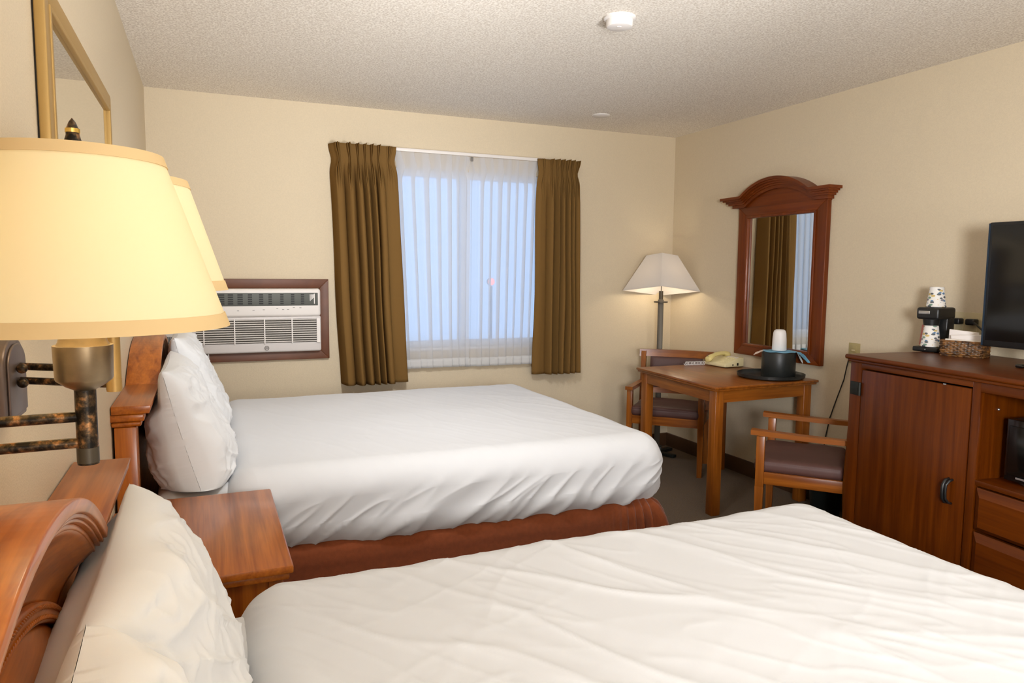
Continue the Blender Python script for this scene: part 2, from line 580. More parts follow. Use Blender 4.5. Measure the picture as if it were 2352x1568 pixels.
# ------------------------------------------------------------------ air conditioner
t = thing('air_conditioner', 'white through-wall air conditioner in a brown wood frame under the window side wall', 'air conditioner', (.52, D, .82))
t['label'] = 'white through-wall air conditioner set in a brown wooden frame beside the left drape'
ax0, ax1, az0, az1 = .012, 1.031, .817, 1.331
fwid = .058
b = B()
def mitre(bb, p):   # polygon in x,z
    bb.prism(p, 'y', D - .026, D, .002)
i0, i1, k0, k1 = ax0 + fwid, ax1 - fwid, az0 + fwid, az1 - fwid
mitre(b, [(ax0, az1), (ax1, az1), (i1, k1), (i0, k1)])
mitre(b, [(ax0, az0), (ax1, az0), (i1, k0), (i0, k0)])
mitre(b, [(ax0, az0), (ax0, az1), (i0, k1), (i0, k0)])
mitre(b, [(ax1, az0), (ax1, az1), (i1, k1), (i1, k0)])
b.build('wooden_frame', 'dark_trim_wood', t, world=True)
yf = D - .066
B().lohi((.064, yf, .872), (.975, D, 1.1), .012).build('lower_housing', 'ac_plastic', t, world=True)
B().lohi((.064, yf - .014, 1.096), (.973, D, 1.272), .018, seg=4).build('control_panel', 'white_plastic', t, world=True)
g = B().lohi((.10, yf - .0165, 1.165), (.955, yf - .010, 1.246), .003).build('air_outlet', 'ac_dark', t, world=True)
b = B()
rg = random.Random(4)
for gx in (.16, .225, .30, .36, .42, .475, .535, .60, .655, .725, .79, .85):
    wd = rg.choice((.024, .03, .04)) if gx < .62 else .02
    b = B()
    for k in range(5):
        b.lohi((gx, yf - .0185, 1.176 + k * .0135), (gx + wd, yf - .016, 1.184 + k * .0135))
    b.build('louver_slots', 'ac_slot', g, world=True)
b = B()
for k in range(4):
    b.lohi((.905 + k * .007, yf - .0185, 1.195 + k * .006), (.909 + k * .007, yf - .016, 1.236))
b.lohi((.93, yf - .0185, 1.176), (.935, yf - .016, 1.24))
b.build('markings', 'white_plastic', g, world=True)
b = B()
for xx, zz in ((.56, 1.137), (.62, 1.14), (.7, 1.147), (.735, 1.14), (.765, 1.14), (.80, 1.152), (.84, 1.15), (.47, 1.135)):
    B().lohi((xx, yf - .0155, zz), (xx + .012, yf - .0135, zz + .003)).build('button_mark', 'gray_print', t, world=True)
# intake grille
gr = B().lohi((.235, yf - .002, .932), (.958, yf + .0005, 1.082)).build('intake_recess', 'ac_void', t, world=True)
b = B()
for k in range(11):
    z = .939 + k * .0138
    b.box(((.235 + .958) / 2, yf - .006, z), (.723, .010, .0040), 0, rot=(R(-25), 0, 0))
b.build('louvers', 'white_plastic', gr, world=True)
b = B()
for xx in (.275, .45, .625, .79, .945):
    B().lohi((xx, yf - .015, .930), (xx + (.007 if xx < .94 else .02), yf - .004, 1.084)).build('grille_bar', 'white_plastic', gr, world=True)
b = B()
for k in range(5):
    b.lohi((.078 + k * .0055, yf - .002, .935), (.081 + k * .0055, yf + .001, .985))
b.build('side_vents', 'ac_slot', t, world=True)
# round emblem with a looped monogram
e = B()
e.tube([(.64 + .0125 * math.cos(a), yf - .0035, .9 + .0125 * math.sin(a)) for a in [2 * PI * k / 28 for k in range(29)]], .0019, 6)
bd = e.build('round_emblem', 'gray_print', t, world=True)
e = B()
e.tube([(.6355 + .0035 * math.cos(a), yf - .0035, .9 + .005 * math.sin(a)) for a in [R(40) + R(290) * k / 16 for k in range(17)]], .0012, 5)
e.tube([(.645 - .003 + .003 * math.cos(a), yf - .0035, .9025 + .0024 * math.sin(a)) for a in [R(0) + R(300) * k / 14 for k in range(15)]], .0011, 5)
e.tube([(.6405, yf - .0035, .898), (.643, yf - .0035, .8955), (.646, yf - .0035, .8975)], .0011, 5)
e.build('monogram', 'gray_print', bd, world=True)
B().tube([(.30, D - .05, .88), (.302, D - .04, .845), (.298, D - .02, .80), (.285, D - .012, .74), (.27, D - .01, .66), (.25, D - .01, .5), (.24, D - .01, .3)], .0045, 8).build('power_cord', 'coil_white', t, world=True)

# ------------------------------------------------------------------ headboards
def headboard(yc, label):
    t = thing('headboard', label, 'headboard', (0, yc, 0), group='cherry headboards')
    hw, ah, zc, pk, dep = .95, .487, .947, 1.097, .12
    rise = pk - .935
    Rr = (ah * ah + rise * rise) / (2 * rise)
    zc0 = pk - Rr
    a0 = math.asin(ah / Rr)
    def arcpts(rad, n=40, lim=None):
        lim = lim or a0
        return [(rad * math.sin(-lim + 2 * lim * k / n), zc0 + rad * math.cos(-lim + 2 * lim * k / n)) for k in range(n + 1)]
    # panel behind everything
    top = arcpts(Rr - .03)
    poly = [(-hw + .03, .28), (hw - .03, .28), (hw - .03, .925), (ah, .925)] + [p for p in top[::-1]] + [(-ah, .925), (-hw + .03, .925)]
    B().prism(poly, 'x', .02, .05).build('panel', 'cherry_y', t)
    # shoulder caps with bevelled front edge, end caps
    for s in (-1, 1):
        ya, yb_ = sorted((s * (ah - .03), s * hw))
        B().prism([(.003, zc), (dep, zc), (dep - .006, zc - .027), (.003, zc - .027)], 'y', ya, yb_, .002).build('shoulder_cap', 'cherry_y', t)
        # post with stepped capital
        ye = s * (hw - .045)
        pp = B().lohi((.008, ye - .03, .0), (.074, ye + .03, .875), .003).build('post', 'cherry_z', t)
        c = B()
        c.box((.046, ye, .907), (.104, .082, .024), .004)
        c.box((.044, ye, .885), (.09, .07, .018), .008, seg=3)
        c.build('capital', 'cherry_y', pp)
    # flat moulding under the shoulders
    for s in (-1, 1):
        ya, yb_ = sorted((s * ah, s * (hw - .08)))
        B().lohi((.05, ya, .872), (.082, yb_, .92), .006).build('shoulder_moulding', 'cherry_y', t)
    # arch crest: deep outer hood, two stepped mouldings, fan panel with a carved rope
    def arch(r_out, r_in, x0, x1, nm, bev=.0, mat='cherry_y', lim=None):
        o = arcpts(r_out, lim=lim)
        i = arcpts(r_in, lim=lim)
        B().prism(o + i[::-1], 'x', x0, x1, bev).build(nm, mat, t)
    arch(Rr, Rr - .021, .003, dep + .002, 'arch_cap', .003)
    arch(Rr - .021, Rr - .028, .03, dep - .004, 'arch_moulding', .0015)
    arch(Rr - .028, Rr - .034, .03, dep - .009, 'arch_moulding', .0015)
    arch(Rr - .034, Rr - .044, .03, dep - .016, 'arch_moulding', .0025)
    # hollow cove running down to a carved rope, then the swelling lower panel
    def cove(u, v):
        a = (-a0 + 2 * a0 * u) * .985
        rad = Rr - .042 - v * .098
        return (.052 + .050 * (1 - v) ** 2.2, rad * math.sin(a), zc0 + rad * math.cos(a))
    B().grid(70, 14, cove).build('cove_panel', 'cherry_y', t, fixn=False, smooth=180, solid=.003)
    def fan(u, v):
        a = (-a0 + 2 * a0 * u) * .96
        rad = Rr - .166 - v * .14
        return (.052 + .022 * math.sin(PI * min(1, v * 1.1)) ** .8, rad * math.sin(a), zc0 + rad * math.cos(a))
    B().grid(60, 14, fan).build('fan_panel', 'cherry_y', t, fixn=False, smooth=180, solid=.003)
    band = B()
    o = arcpts(Rr - .138, 60)
    i = arcpts(Rr - .168, 60)
    band.prism(o + i[::-1], 'x', .05, .066, .003)
    bo = band.build('carved_band', 'cherry_y', t)
    rp = B()
    for k in range(84):
        a = (-a0 + 2 * a0 * (k + .5) / 84)
        for dr, tw in ((-.146, .5), (-.160, -.5)):
            rad = Rr + dr
            c = Vector((.067, rad * math.sin(a), zc0 + rad * math.cos(a)))
            dd = Vector((0, math.cos(a + tw), -math.sin(a + tw))) * .005
            rp.tube([c - dd, c, c + dd], lambda q: .003 if 0 < q < 1 else .0015, 6)
    rp.build('rope_carving', 'cherry_y', bo)
    return t

headboard(.935, 'cherry headboard at lower left behind the near bed, its carved arch in close view')
headboard(3.55, 'cherry headboard behind the far bed, partly hidden by the lamp shade')

# ------------------------------------------------------------------ beds
def lin(a, b, n):
    return [a + (b - a) * k / (n - 1) for k in range(n)]

def rounded_box(lo, hi, r, nx, ny, nz_, disp=None, bottom=False):
    """subdivided box with rounded edges, displaced along its normal"""
    bm = bmesh.new()
    lo, hi = Vector(lo), Vector(hi)
    ilo, ihi = lo + Vector((r, r, r)), hi - Vector((r, r, r))
    def axis(a, b, n):
        # finer spacing near both ends
        e = max(6, n // 8)
        core = lin(a + r, b - r, n - 2 * e)
        return [a + r * (1 - math.cos(PI / 2 * k / e)) if 0 else a + r * k / e for k in range(e)] + core + [b - r + r * (k + 1) / e for k in range(e)]
    X, Y, Z = axis(lo.x, hi.x, nx), axis(lo.y, hi.y, ny), axis(lo.z, hi.z, nz_)
    cache = {}
    def vert(p):
        key = (round(p[0], 5), round(p[1], 5), round(p[2], 5))
        if key in cache:
            return cache[key]
        v = Vector(p)
        q = Vector((min(max(v.x, ilo.x), ihi.x), min(max(v.y, ilo.y), ihi.y), min(max(v.z, ilo.z), ihi.z)))
        d = v - q
        n = d.normalized() if d.length > 1e-9 else Vector((0, 0, 1))
        w = q + n * r
        if disp:
            w = w + n * disp(w, n)
        cache[key] = bm.verts.new(w)
        return cache[key]
    def face(A, Bx, f):
        for i in range(len(A) - 1):
            for j in range(len(Bx) - 1):
                bm.faces.new((vert(f(A[i], Bx[j])), vert(f(A[i + 1], Bx[j])), vert(f(A[i + 1], Bx[j + 1])), vert(f(A[i], Bx[j + 1]))))
    face(X, Y, lambda a, c: (a, c, hi.z))
    if bottom:
        face(X, Y, lambda a, c: (a, c, lo.z))
    face(X, Z, lambda a, c: (a, lo.y, c))
    face(X, Z, lambda a, c: (a, hi.y, c))
    face(Y, Z, lambda a, c: (lo.x, a, c))
    face(Y, Z, lambda a, c: (hi.x, a, c))
    bb = B()
    bb.bm.free()
    bb.bm = bm
    return bb

def make_bed(yc, x1, label, seed, near):
    t = thing('bed', label, 'bed', (0, yc, 0), group='made beds')
    hw = .80
    B().lohi((.12, -hw + .03, .04), (x1 - .12, hw - .03, .34), .02).build('box_spring', 'sheet_linen', t)
    def dm(w, n):
        side = max(0, -n.y)
        return .006 * nz(w.x * 7 + w.z * 5, w.z * 3 - w.x * 2, seed) * (.4 + side) + .003 * nz(w.x * 22 + w.z * 20, w.z * 9, seed)
    rounded_box((.105, -hw, .33), (x1 - .10, hw, .605), .07, 90, 60, 26, dm, True).build('mattress', 'sheet_linen', t, smooth=180)
    # duvet, tucked in: soft rounded edges, slanting drag folds on the sides, fine creases on top
    def dd(w, n):
        up = max(0, n.z)
        side = 1 - up
        s = -1 if w.y < 0 else 1
        # long soft folds dragged towards the foot
        zz = w.z - .4
        q = w.x * 6.5 + s * 0 - zz * 9.0
        f1 = max(0, ridge(q * .50, w.x * .7 + zz * 1.5, seed)) ** 2.5
        f2 = max(0, ridge(q * 1.3 + 5, w.x * 1.1 + zz * 2.2, seed + 3)) ** 3.5
        low = min(1, max(0, (.66 - w.z) / .24))
        dside = (.020 * f1 + .009 * f2) * low + .004 * nz(w.x * 5, w.y * 5 + w.z * 5, seed)
        # top: gentle swell and creases running diagonally
        a = w.x * 3.2 + w.y * (2.4 if near else 1.6)
        c = w.y * 1.5 - w.x * .8
        sw = .007 * nz(w.x * 2.2, w.y * 2.6, seed)
        wr = 0
        amp = .0055 if near else .0028
        r1 = ridge(a * 1.3 + .35 * nz(w.x * 3, w.y * 3, seed + 9), c * .75, seed + 1)
        wr += amp * max(0, r1) ** 4 * (.5 + .5 * nz(w.x * 1.3, w.y * 1.3, seed + 4) + .3)
        r2 = ridge(a * 3.4, c * 1.6 + .3 * nz(w.x * 4, w.y * 4, seed), seed + 2)
        wr += amp * .38 * max(0, r2) ** 5
        if near:
            r3 = ridge(w.x * 5.0 - w.y * 6.5, w.y * 2.2 + w.x, seed + 6)
            wr += .0035 * max(0, r3) ** 9 * max(0, nz(w.x * 1.7, w.y * 1.7, seed + 7) + .25)
            r4 = ridge(w.x * 3.0 + w.y * 9, w.x * 2.0, seed + 12)
            wr += .0028 * max(0, r4) ** 9 * max(0, nz(w.x * 2.1, w.y * 2.1, seed + 17) + .1)
        return dside * side + (sw + wr) * up
    nxy = (330, 250) if near else (280, 190)
    rounded_box((.335, -hw - .06, .335), (x1, hw + .06, .66), .115, nxy[0], nxy[1], 60, dd).build('duvet', 'white_linen', t, smooth=180)
    # bed skirt: hangs from under the mattress, gathered at the foot corners
    pathp = []
    ys = hw + .03
    xe = x1 - .075
    def seg(p, q, n):
        return [(p[0] + (q[0] - p[0]) * k / n, p[1] + (q[1] - p[1]) * k / n) for k in range(n)]
    pathp += seg((.13, -ys), (xe - .3, -ys), 60) + seg((xe - .3, -ys), (xe - .04, -ys), 44)
    for k in range(12):
        a = -PI / 2 + PI / 2 * k / 12
        pathp.append((xe - .04 + .04 * math.cos(a), -ys + .04 + .04 * math.sin(a)))
    pathp += seg((xe, -ys + .04), (xe, -ys + .3), 44) + seg((xe, -ys + .3), (xe, ys - .04), 60)
    for k in range(12):
        a = PI / 2 * k / 12
        pathp.append((xe - .04 + .04 * math.cos(a), ys - .04 + .04 * math.sin(a)))
    pathp += seg((xe - .04, ys), (.13, ys), 60) + [(.13, ys)]
    n = len(pathp)
    bm = B()
    nv = 26
    def sk(u, v):
        i = min(int(u * (n - 1) + .5), n - 1)
        x, y = pathp[i]
        a, c = pathp[max(i - 1, 0)], pathp[min(i + 1, n - 1)]
        tx, ty = c[0] - a[0], c[1] - a[1]
        l = math.hypot(tx, ty) or 1
        nx_, ny_ = ty / l, -tx / l
        z = .405 * (1 - v) + .012 * v
        dcor = min(math.hypot(x - xe, y + ys), math.hypot(x - xe, y - ys))
        gat = math.exp(-(dcor / .12) ** 2)
        off = -.055 * (1 - min(1, v / .17)) + .012 * min(1, v * 9) + .03 * v + gat * (.01 + .10 * v) * min(1, v * 6) + gat * .034 * min(1, v * 3) * math.sin(u * n * 1.05) + .006 * v * nz(x * 5, y * 5, seed)
        off += .004 * math.exp(-((v - .27) / .03) ** 2)
        return (x + nx_ * off, y + ny_ * off, z)
    bm.grid(n, nv, sk).build('bed_skirt', 'skirt_cloth', t, smooth=180, fixn=False, solid=.003)
    return t

make_bed(.935, 2.115, 'white-made bed nearest the camera, its duvet filling the lower right', 5, True)
make_bed(3.54, 2.22, 'white-made bed standing by the window, brown bed skirt showing', 17, False)

# ------------------------------------------------------------------ pillows
def pillow(label, c, L, Hh, Tk, tilt, seed, yaw=0, twist=0, sag=.35, puff=.38, crumple=1.0):
    NU, NV = 110, 84
    bm = B()
    def base(u, v, side):
        eu, ev = 1 - abs(u) ** 3.2, 1 - abs(v) ** 3.0
        e = max(0, eu * ev)
        th = Tk / 2 * e ** puff * (1 - sag * v * (1 - .3 * v))
        y = L / 2 * u * (1 - .07 * (1 - v * v) * abs(u) ** 2)
        h = Hh / 2 * v * (1 - .065 * (1 - u * u) * abs(v) ** 2)
        m = min(1, e * 3)
        # wrinkles: soft dents plus pulls running out of the corners and seams
        w = .014 * nz(u * 2.2 + side, v * 2.0, seed) + .007 * nz(u * 5, v * 4.4 + side * 3, seed + 2)
        an = math.atan2(v - .9 * (1 if v > 0 else -1), u - .95 * (1 if u > 0 else -1))
        rd = math.hypot(u - .95 * (1 if u > 0 else -1), v - .9 * (1 if v > 0 else -1))
        w += .010 * math.exp(-(rd / .55) ** 2) * ridge(an * 3.2, rd * .8, seed + side) * min(1, rd / .2)
        w += .009 * max(0, ridge(u * 2.6 + v * 2.4, v * 1.1 - u * .8, seed + 5 + side)) ** 5 + .004 * max(0, ridge(u * 5.5 - v * 3, v * 2.2 + u, seed + 8 + side)) ** 5
        nn = side * max(.0004, th + w * m * crumple)
        return nn, y, h
    def place(n_, y, h):
        # bottom slumps forward
        x = n_ + .03 * (1 - (h / (Hh / 2))) ** 2 * .25
        ca, sa = math.cos(tilt), math.sin(tilt)
        X, Z = x * ca - h * sa, x * sa + h * ca
        if twist:
            ct, st = math.cos(twist), math.sin(twist)
            y, Z = y * ct - Z * st, y * st + Z * ct
        cy, sy = math.cos(yaw), math.sin(yaw)
        X, y = X * cy - y * sy, X * sy + y * cy
        # it rests on the mattress and against the headboard and its shelf
        zw = c[2] + Z
        zw = .608 + max(0, zw - .608) if zw < .608 else zw
        q = min(1, max(0, (zw - .84) / .075))
        xm = .056 + .064 * q * q * (3 - 2 * q)
        xw = c[0] + X
        if xw < xm + .03:
            xw = xm + .03 * math.exp((xw - xm - .03) / .045)
        return (xw - c[0], y, zw - c[2])
    for side in (1, -1):
        bm.grid(NU, NV, lambda a, b_: place(*base(-1 + 2 * a, -1 + 2 * b_, side)))
    bmesh.ops.remove_doubles(bm.bm, verts=bm.bm.verts, dist=.0008)
    o = bm.build('pillow', 'pillow_linen', smooth=180)
    o.location = c
    # flat flange of the pillowcase hem at the near end
    tag(o, label, 'pillow', 'white pillows')
    return o

pillow('puffy white pillow on the far bed, standing nearest the nightstand', (.195, 3.06, .805), .70, .48, .25, R(11), 31, sag=.40)
pillow('white pillow on the far bed, behind the first pillow towards the window wall', (.215, 3.80, .84), .66, .51, .21, R(12), 47, sag=.34)
pillow('large white pillow leaning on the carved near headboard', (.166, 1.31, .745), .70, .41, .265, R(12), 59, sag=.10, puff=.36)
pillow('crumpled white pillow in the bottom left corner of the picture', (.195, .62, .765), .66, .42, .24, R(12), 73, sag=.1, puff=.34, crumple=1.9)

# ------------------------------------------------------------------ nightstand
t = thing('nightstand', 'cherry nightstand between the two beds', 'nightstand', (.25, 2.28, 0))
B().prism([(.004, 1.925), (.488, 1.925), (.488, 2.655), (.135, 2.655), (.135, 2.56), (.004, 2.56)], 'z', .588, .612, .006).build('top', 'cherry_y', t, world=True)
B().lohi((.14, 1.937, .568), (.478, 2.643, .588), .006).build('top_moulding', 'cherry_y', t, world=True)
B().lohi((.02, 1.965, .06), (.44, 2.555, .568)).build('body', 'cherry_z', t, world=True)
for yy in (1.955, 2.53):
    pst = B().lohi((.425, yy, 0), (.462, yy + .04, .568), .003).build('corner_post', 'cherry_z', t, world=True)
    b = B()
    for k in range(9):
        b.sph((.4625, yy + .02 + .004 * math.sin(k * 2.1), .545 - k * .022), .0085, 10, (.35, 1, 1))
        b.sph((.4435 + .004 * math.sin(k * 2.1), yy, .545 - k * .022), .0085, 10, (1, .35, 1))
    b.build('carving', 'cherry_z', pst, world=True)
for z0, z1 in ((.36, .55), (.14, .33)):
    dr = B().lohi((.435, 2.005, z0), (.456, 2.52, z1), .004).build('drawer', 'cherry_y', t, world=True)
    B().sph((.472, 2.265, (z0 + z1) / 2), .014, 14).cyl((.462, 2.265, (z0 + z1) / 2), .006, .016, axis='x', seg=12).build('knob', 'bronze', dr, world=True)

# ------------------------------------------------------------------ wall lamps
def wall_lamp(label, c, zb, zt, rb, rt, z_cup, z_bot, rods, plate, lit, cup_r=.0268, stem_mat='bronze'):
    """c = (x, y) of the stem; rods: list of z; plate: (y0, y1, z0, z1) on the left wall"""
    x, y = c
    t = thing('wall_lamp', label, 'lamp', (0, (plate[0] + plate[1]) / 2, (plate[2] + plate[3]) / 2), group='swing arm wall lamps')
    # shade: thin truncated cone with trim bands, open at both ends
    hgt = zt - zb
    def rad(z):
        return rb + (rt - rb) * (z - zb) / hgt
    sh = B().lathe([(rad(zb), zb), (rad(zt), zt), (rad(zt) - .0012, zt), (rad(zb) - .0012, zb)], (x, y, 0), 96, close=True).build('lamp_shade', 'shade_paper', t, world=True, smooth=60)
    for za, zb_ in ((zb - .001, zb + .013), (zt - .010, zt + .001)):
        b = B().lathe([(rad(za) + .0012, za), (rad(zb_) + .0012, zb_), (rad(zb_) - .002, zb_), (rad(za) - .002, za)], (x, y, 0), 96, close=True)
        b.build('trim_band', 'shade_trim', sh, world=True, smooth=60)
    # spider and finial
    b = B()
    zs = zt - .012
    for k in range(3):
        a = 2 * PI * k / 3 + .4
        b.tube([(x, y, zs), (x + (rad(zs) - .002) * math.cos(a), y + (rad(zs) - .002) * math.sin(a), zs)], .0015, 6)
    b.build('spider', 'bronze_smooth', t, world=True)
    f = B().lathe([(.004, zs - .004), (.013, zs + .006), (.0105, zs + .016), (.0062, zs + .030), (.0062, zs + .0325)], (x, y, 0), 24)
    f = f.build('finial', 'bronze', t, world=True)
    B().lathe([(.0068, zs + .0325), (.0068, zs + .0365), (.005, zs + .0365), (.005, zs + .0325)], (x, y, 0), 24, close=True).build('finial_ring', 'brass', f, world=True)
    B().lathe([(.0058, zs + .0365), (.0032, zs + .043), (.0004, zs + .047)], (x, y, 0), 24).build('finial_tip', 'bronze', f, world=True)
    # socket cup and stem
    zc0, zc1 = z_cup
    B().lathe([(.0105, zc0 - .010), (.018, zc0 - .006), (cup_r - .001, zc0), (cup_r, zc0 + .002), (cup_r + .001, zc1), (cup_r - .002, zc1), (cup_r - .004, zc1 + .0035), (cup_r - .006, zc1 + .012), (.017, zc1 + .014)], (x, y, 0), 48).build('socket_cup', 'bronze_smooth', t, world=True, smooth=35)
    B().cyl((x, y, (z_bot + zc0) / 2), .0102, zc0 - z_bot + .004, seg=28).build('stem', stem_mat, t, world=True)
    B().cyl((x, y, z_bot + .008), .0106, .016, seg=28).build('stem_cap', 'lamp_metal' if stem_mat == 'bronze' else stem_mat, t, world=True)
    B().cyl((x, y, zc1 + .028), .012, .03, seg=24).build('socket', 'brass', t, world=True)
    # frosted bulb
    B().sph((x, y, zc1 + .075), .026, 24, (1, 1, 1.2)).build('bulb', 'bulb_glow', t, world=True)
    # arm rods with ball ends
    px, py = .026, (plate[0] + plate[1]) / 2 + plate[4]
    for z in rods:
        v = Vector((x - px, y - py, 0)).normalized()
        rd = B().tube([Vector((px, py, z)) - v * .03 * 0, (x, y, z)], .0056, 12).build('arm_rod', 'bronze', t, world=True)
        B().sph((px + .016, py - .035, z), .0075, 14).build('ball_nut', 'bronze', rd, world=True)
    # wall plate with rounded top
    y0, y1, z0, z1 = plate[:4]
    n = 16
    rr = (y1 - y0) / 2
    poly = [(y0, z0), (y1, z0)] + [((y0 + y1) / 2 + rr * math.cos(PI * k / n), z1 - rr * .55 + rr * .55 * math.sin(PI * k / n)) for k in range(n + 1)]
    pl = B().prism(poly, 'x', .001, .03, .003).build('wall_plate', 'plate_bronze', t, world=True)
    inn = [((y0 + y1) / 2 + (p - (y0 + y1) / 2) * .84, (z0 + z1) / 2 + (q - (z0 + z1) / 2) * .86) for p, q in poly]
    B().prism(inn, 'x', .03, .034, .002).build('raised_panel', 'plate_bronze', pl, world=True)
    return t

emit('bulb_glow', (1.0, .80, .50, 1), 14)
wall_lamp('big lit cream-shaded swing arm lamp in the left foreground', (.174, .86), 1.330, 1.505, .1415, .0815, (1.274, 1.3105), 1.187, (1.2355, 1.208), (.795, .905, 1.15, 1.29, .0), True)
wall_lamp('second lit swing arm lamp, mostly hidden behind the big lamp shade', (.166, 1.19), 1.360, 1.517, .158, .107, (1.302, 1.332), 1.213, (1.2425, 1.221), (1.2, 1.325, 1.165, 1.287, .02), True, stem_mat='gold')  # gold on stem and cap imitates bronze lit by the neighbouring bulb

# ------------------------------------------------------------------ framed mirror on the left wall
t = thing('framed_mirror', 'gold-framed mirror on the left wall above the near lamp shade', 'mirror', (0, 2.235, 1.6))
ya, yb_, za, zb_ = 1.69, 2.782, 1.345, 1.955
fwm = .05
b = B()
def fr(bb, pts, x0, x1, bev):
    bb.prism(pts, 'x', x0, x1, bev)
ia, ib, ja, jb = ya + fwm, yb_ - fwm, za + fwm, zb_ - fwm
for pts in ([(ya, zb_), (yb_, zb_), (ib, jb), (ia, jb)], [(ya, za), (yb_, za), (ib, ja), (ia, ja)],
            [(ya, za), (ya, zb_), (ia, jb), (ia, ja)], [(yb_, za), (yb_, zb_), (ib, jb), (ib, ja)]):
    fr(b, pts, .004, .024, .003)
b.build('frame', 'gold', t, world=True)
b = B()
g = .006
for pts in ([(ia - g, jb + g), (ib + g, jb + g), (ib - g, jb - g), (ia + g, jb - g)], [(ia - g, ja - g), (ib + g, ja - g), (ib - g, ja + g), (ia + g, ja + g)],
            [(ia - g, ja - g), (ia - g, jb + g), (ia + g, jb - g), (ia + g, ja + g)], [(ib + g, ja - g), (ib + g, jb + g), (ib - g, jb - g), (ib - g, ja + g)]):
    fr(b, pts, .012, .027, .002)
b.build('inner_bead', 'gold', t, world=True)
B().lohi((.005, ia - .01, ja - .01), (.017, ib + .01, jb + .01)).build('glass', 'tinted_mirror', t, world=True, smooth=0)
B().lohi((.0005, ya + .01, za + .01), (.0045, yb_ - .01, zb_ - .01)).build('backing', 'black_plastic', t, world=True, smooth=0)

# ------------------------------------------------------------------ floor lamp in the corner
fx, fy = 3.464, 4.59
t = thing('floor_lamp', 'standing floor lamp with a white pyramid shade in the corner', 'lamp', (fx, fy, 0))
az = math.atan2(fx - .292, fy)             # one corner of the shade faces into the room
B().box((0, 0, .60), (.042, .042, 1.18), .003, rot=(0, 0, -az)).build('pole', 'lamp_metal', t)
B().cyl((0, 0, 1.172), .052, .009, seg=32).build('collar_disc', 'lamp_metal', t)
B().cyl((0, 0, 1.215), .016, .08, seg=20).build('socket', 'lamp_metal', t)
b = B()
for k in range(4):
    a = -az + k * PI / 2 + R(52)
    b.box((.085 * math.cos(a), .085 * math.sin(a), .016), (.17, .045, .022), .003, rot=(0, 0, a))
b.box((0, 0, .04), (.07, .07, .05), .004, rot=(0, 0, -az))
b.build('cross_base', 'black_iron', t)
ST = R(-8.5)
tilt = Matrix.Translation(Vector((0, 0, 1.255))) @ Matrix.Rotation(ST, 4, Vector((math.cos(az), -math.sin(az), 0)))
def ring(hd, z):
    pts = []
    for k in range(4):
        a = PI / 2 - az + k * PI / 2
        p = Vector((hd * math.cos(a), hd * math.sin(a), z))
        pts.append(tilt @ p)
    return pts
def pyr(bb, hd0, z0, hd1, z1, th):
    q = [ring(hd0, z0), ring(hd1, z1), ring(hd1 - th, z1), ring(hd0 - th, z0)]
    vs = [[bb.bm.verts.new(p) for p in r_] for r_ in q]
    for i in range(4):
        a, c = vs[i], vs[(i + 1) % 4]
        for k in range(4):
            bb.bm.faces.new((a[k], a[(k + 1) % 4], c[(k + 1) % 4], c[k]))
sh = B()
pyr(sh, .287, 0, .116, .27, .003)
sh = sh.build('lamp_shade', 'shade_linen', t, smooth=20)
b = B()
pyr(b, .2882, -.001, .283, .008, .006)
b.build('trim_band', 'shade_linen', sh, smooth=20)
B().sph((0, 0, 1.345), .026, 20).build('bulb', 'bulb_glow', t)
b = B()
for p in ring(.115, .262):
    b.tube([(0, 0, 1.50), p], .0018, 6)
b.tube([(0, 0, 1.24), (0, 0, 1.505)], .003, 8)
b.build('spider', 'lamp_metal', t)

# ------------------------------------------------------------------ wall mirror with arched crest
t = thing('wall_mirror', 'tall dark cherry mirror with an arched crest above the desk', 'mirror', (W, 3.62, 1.35))
ya, yb_, za, zb_ = 3.238, 4.003, .840, 1.835
fb = [(ya, za), (yb_, za), (yb_, zb_), (ya, zb_)]
ia, ib, ja, jb = ya + .087, yb_ - .087, za + .07, 1.768
b = B()
x0, x1 = W - .036, W - .001
for pts in ([(ya, zb_), (yb_, zb_), (ib, jb), (ia, jb)], [(ya, za), (yb_, za), (ib, ja), (ia, ja)]):
    B().prism(pts, 'x', x0, x1, .003).build('rail', 'mirror_wood_y', t, world=True)
for pts in ([(ya, za), (ya, zb_), (ia, jb), (ia, ja)], [(yb_, za), (yb_, zb_), (ib, jb), (ib, ja)]):
    B().prism(pts, 'x', x0, x1, .003).build('stile', 'mirror_wood_z', t, world=True)
b = B()
g = .008
for pts in ([(ia - g, jb + g), (ib + g, jb + g), (ib - g, jb - g), (ia + g, jb - g)], [(ia - g, ja - g), (ib + g, ja - g), (ib - g, ja + g), (ia + g, ja + g)],
            [(ia - g, ja - g), (ia - g, jb + g), (ia + g, jb - g), (ia + g, ja + g)], [(ib + g, ja - g), (ib + g, jb + g), (ib - g, jb - g), (ib - g, ja + g)]):
    b.prism(pts, 'x', W - .042, W - .02, .002)
b.build('inner_moulding', 'mirror_wood_z', t, world=True)
B().lohi((W - .02, ia - .02, ja - .02), (W - .012, ib + .02, jb + .02)).build('glass', 'mirror_glass', t, world=True, smooth=0)
cy = 3.632
def crest(y, inset):
    # height of the crest line at y (top edge)
    flat, pk, hwid = 1.905, 2.005, .30
    rise = pk - flat
    Rr = (hwid ** 2 + rise ** 2) / (2 * rise)
    d = y - cy
    zc_ = pk - Rr
    if abs(d) < hwid:
        return zc_ + math.sqrt(Rr * Rr - d * d)
    return flat
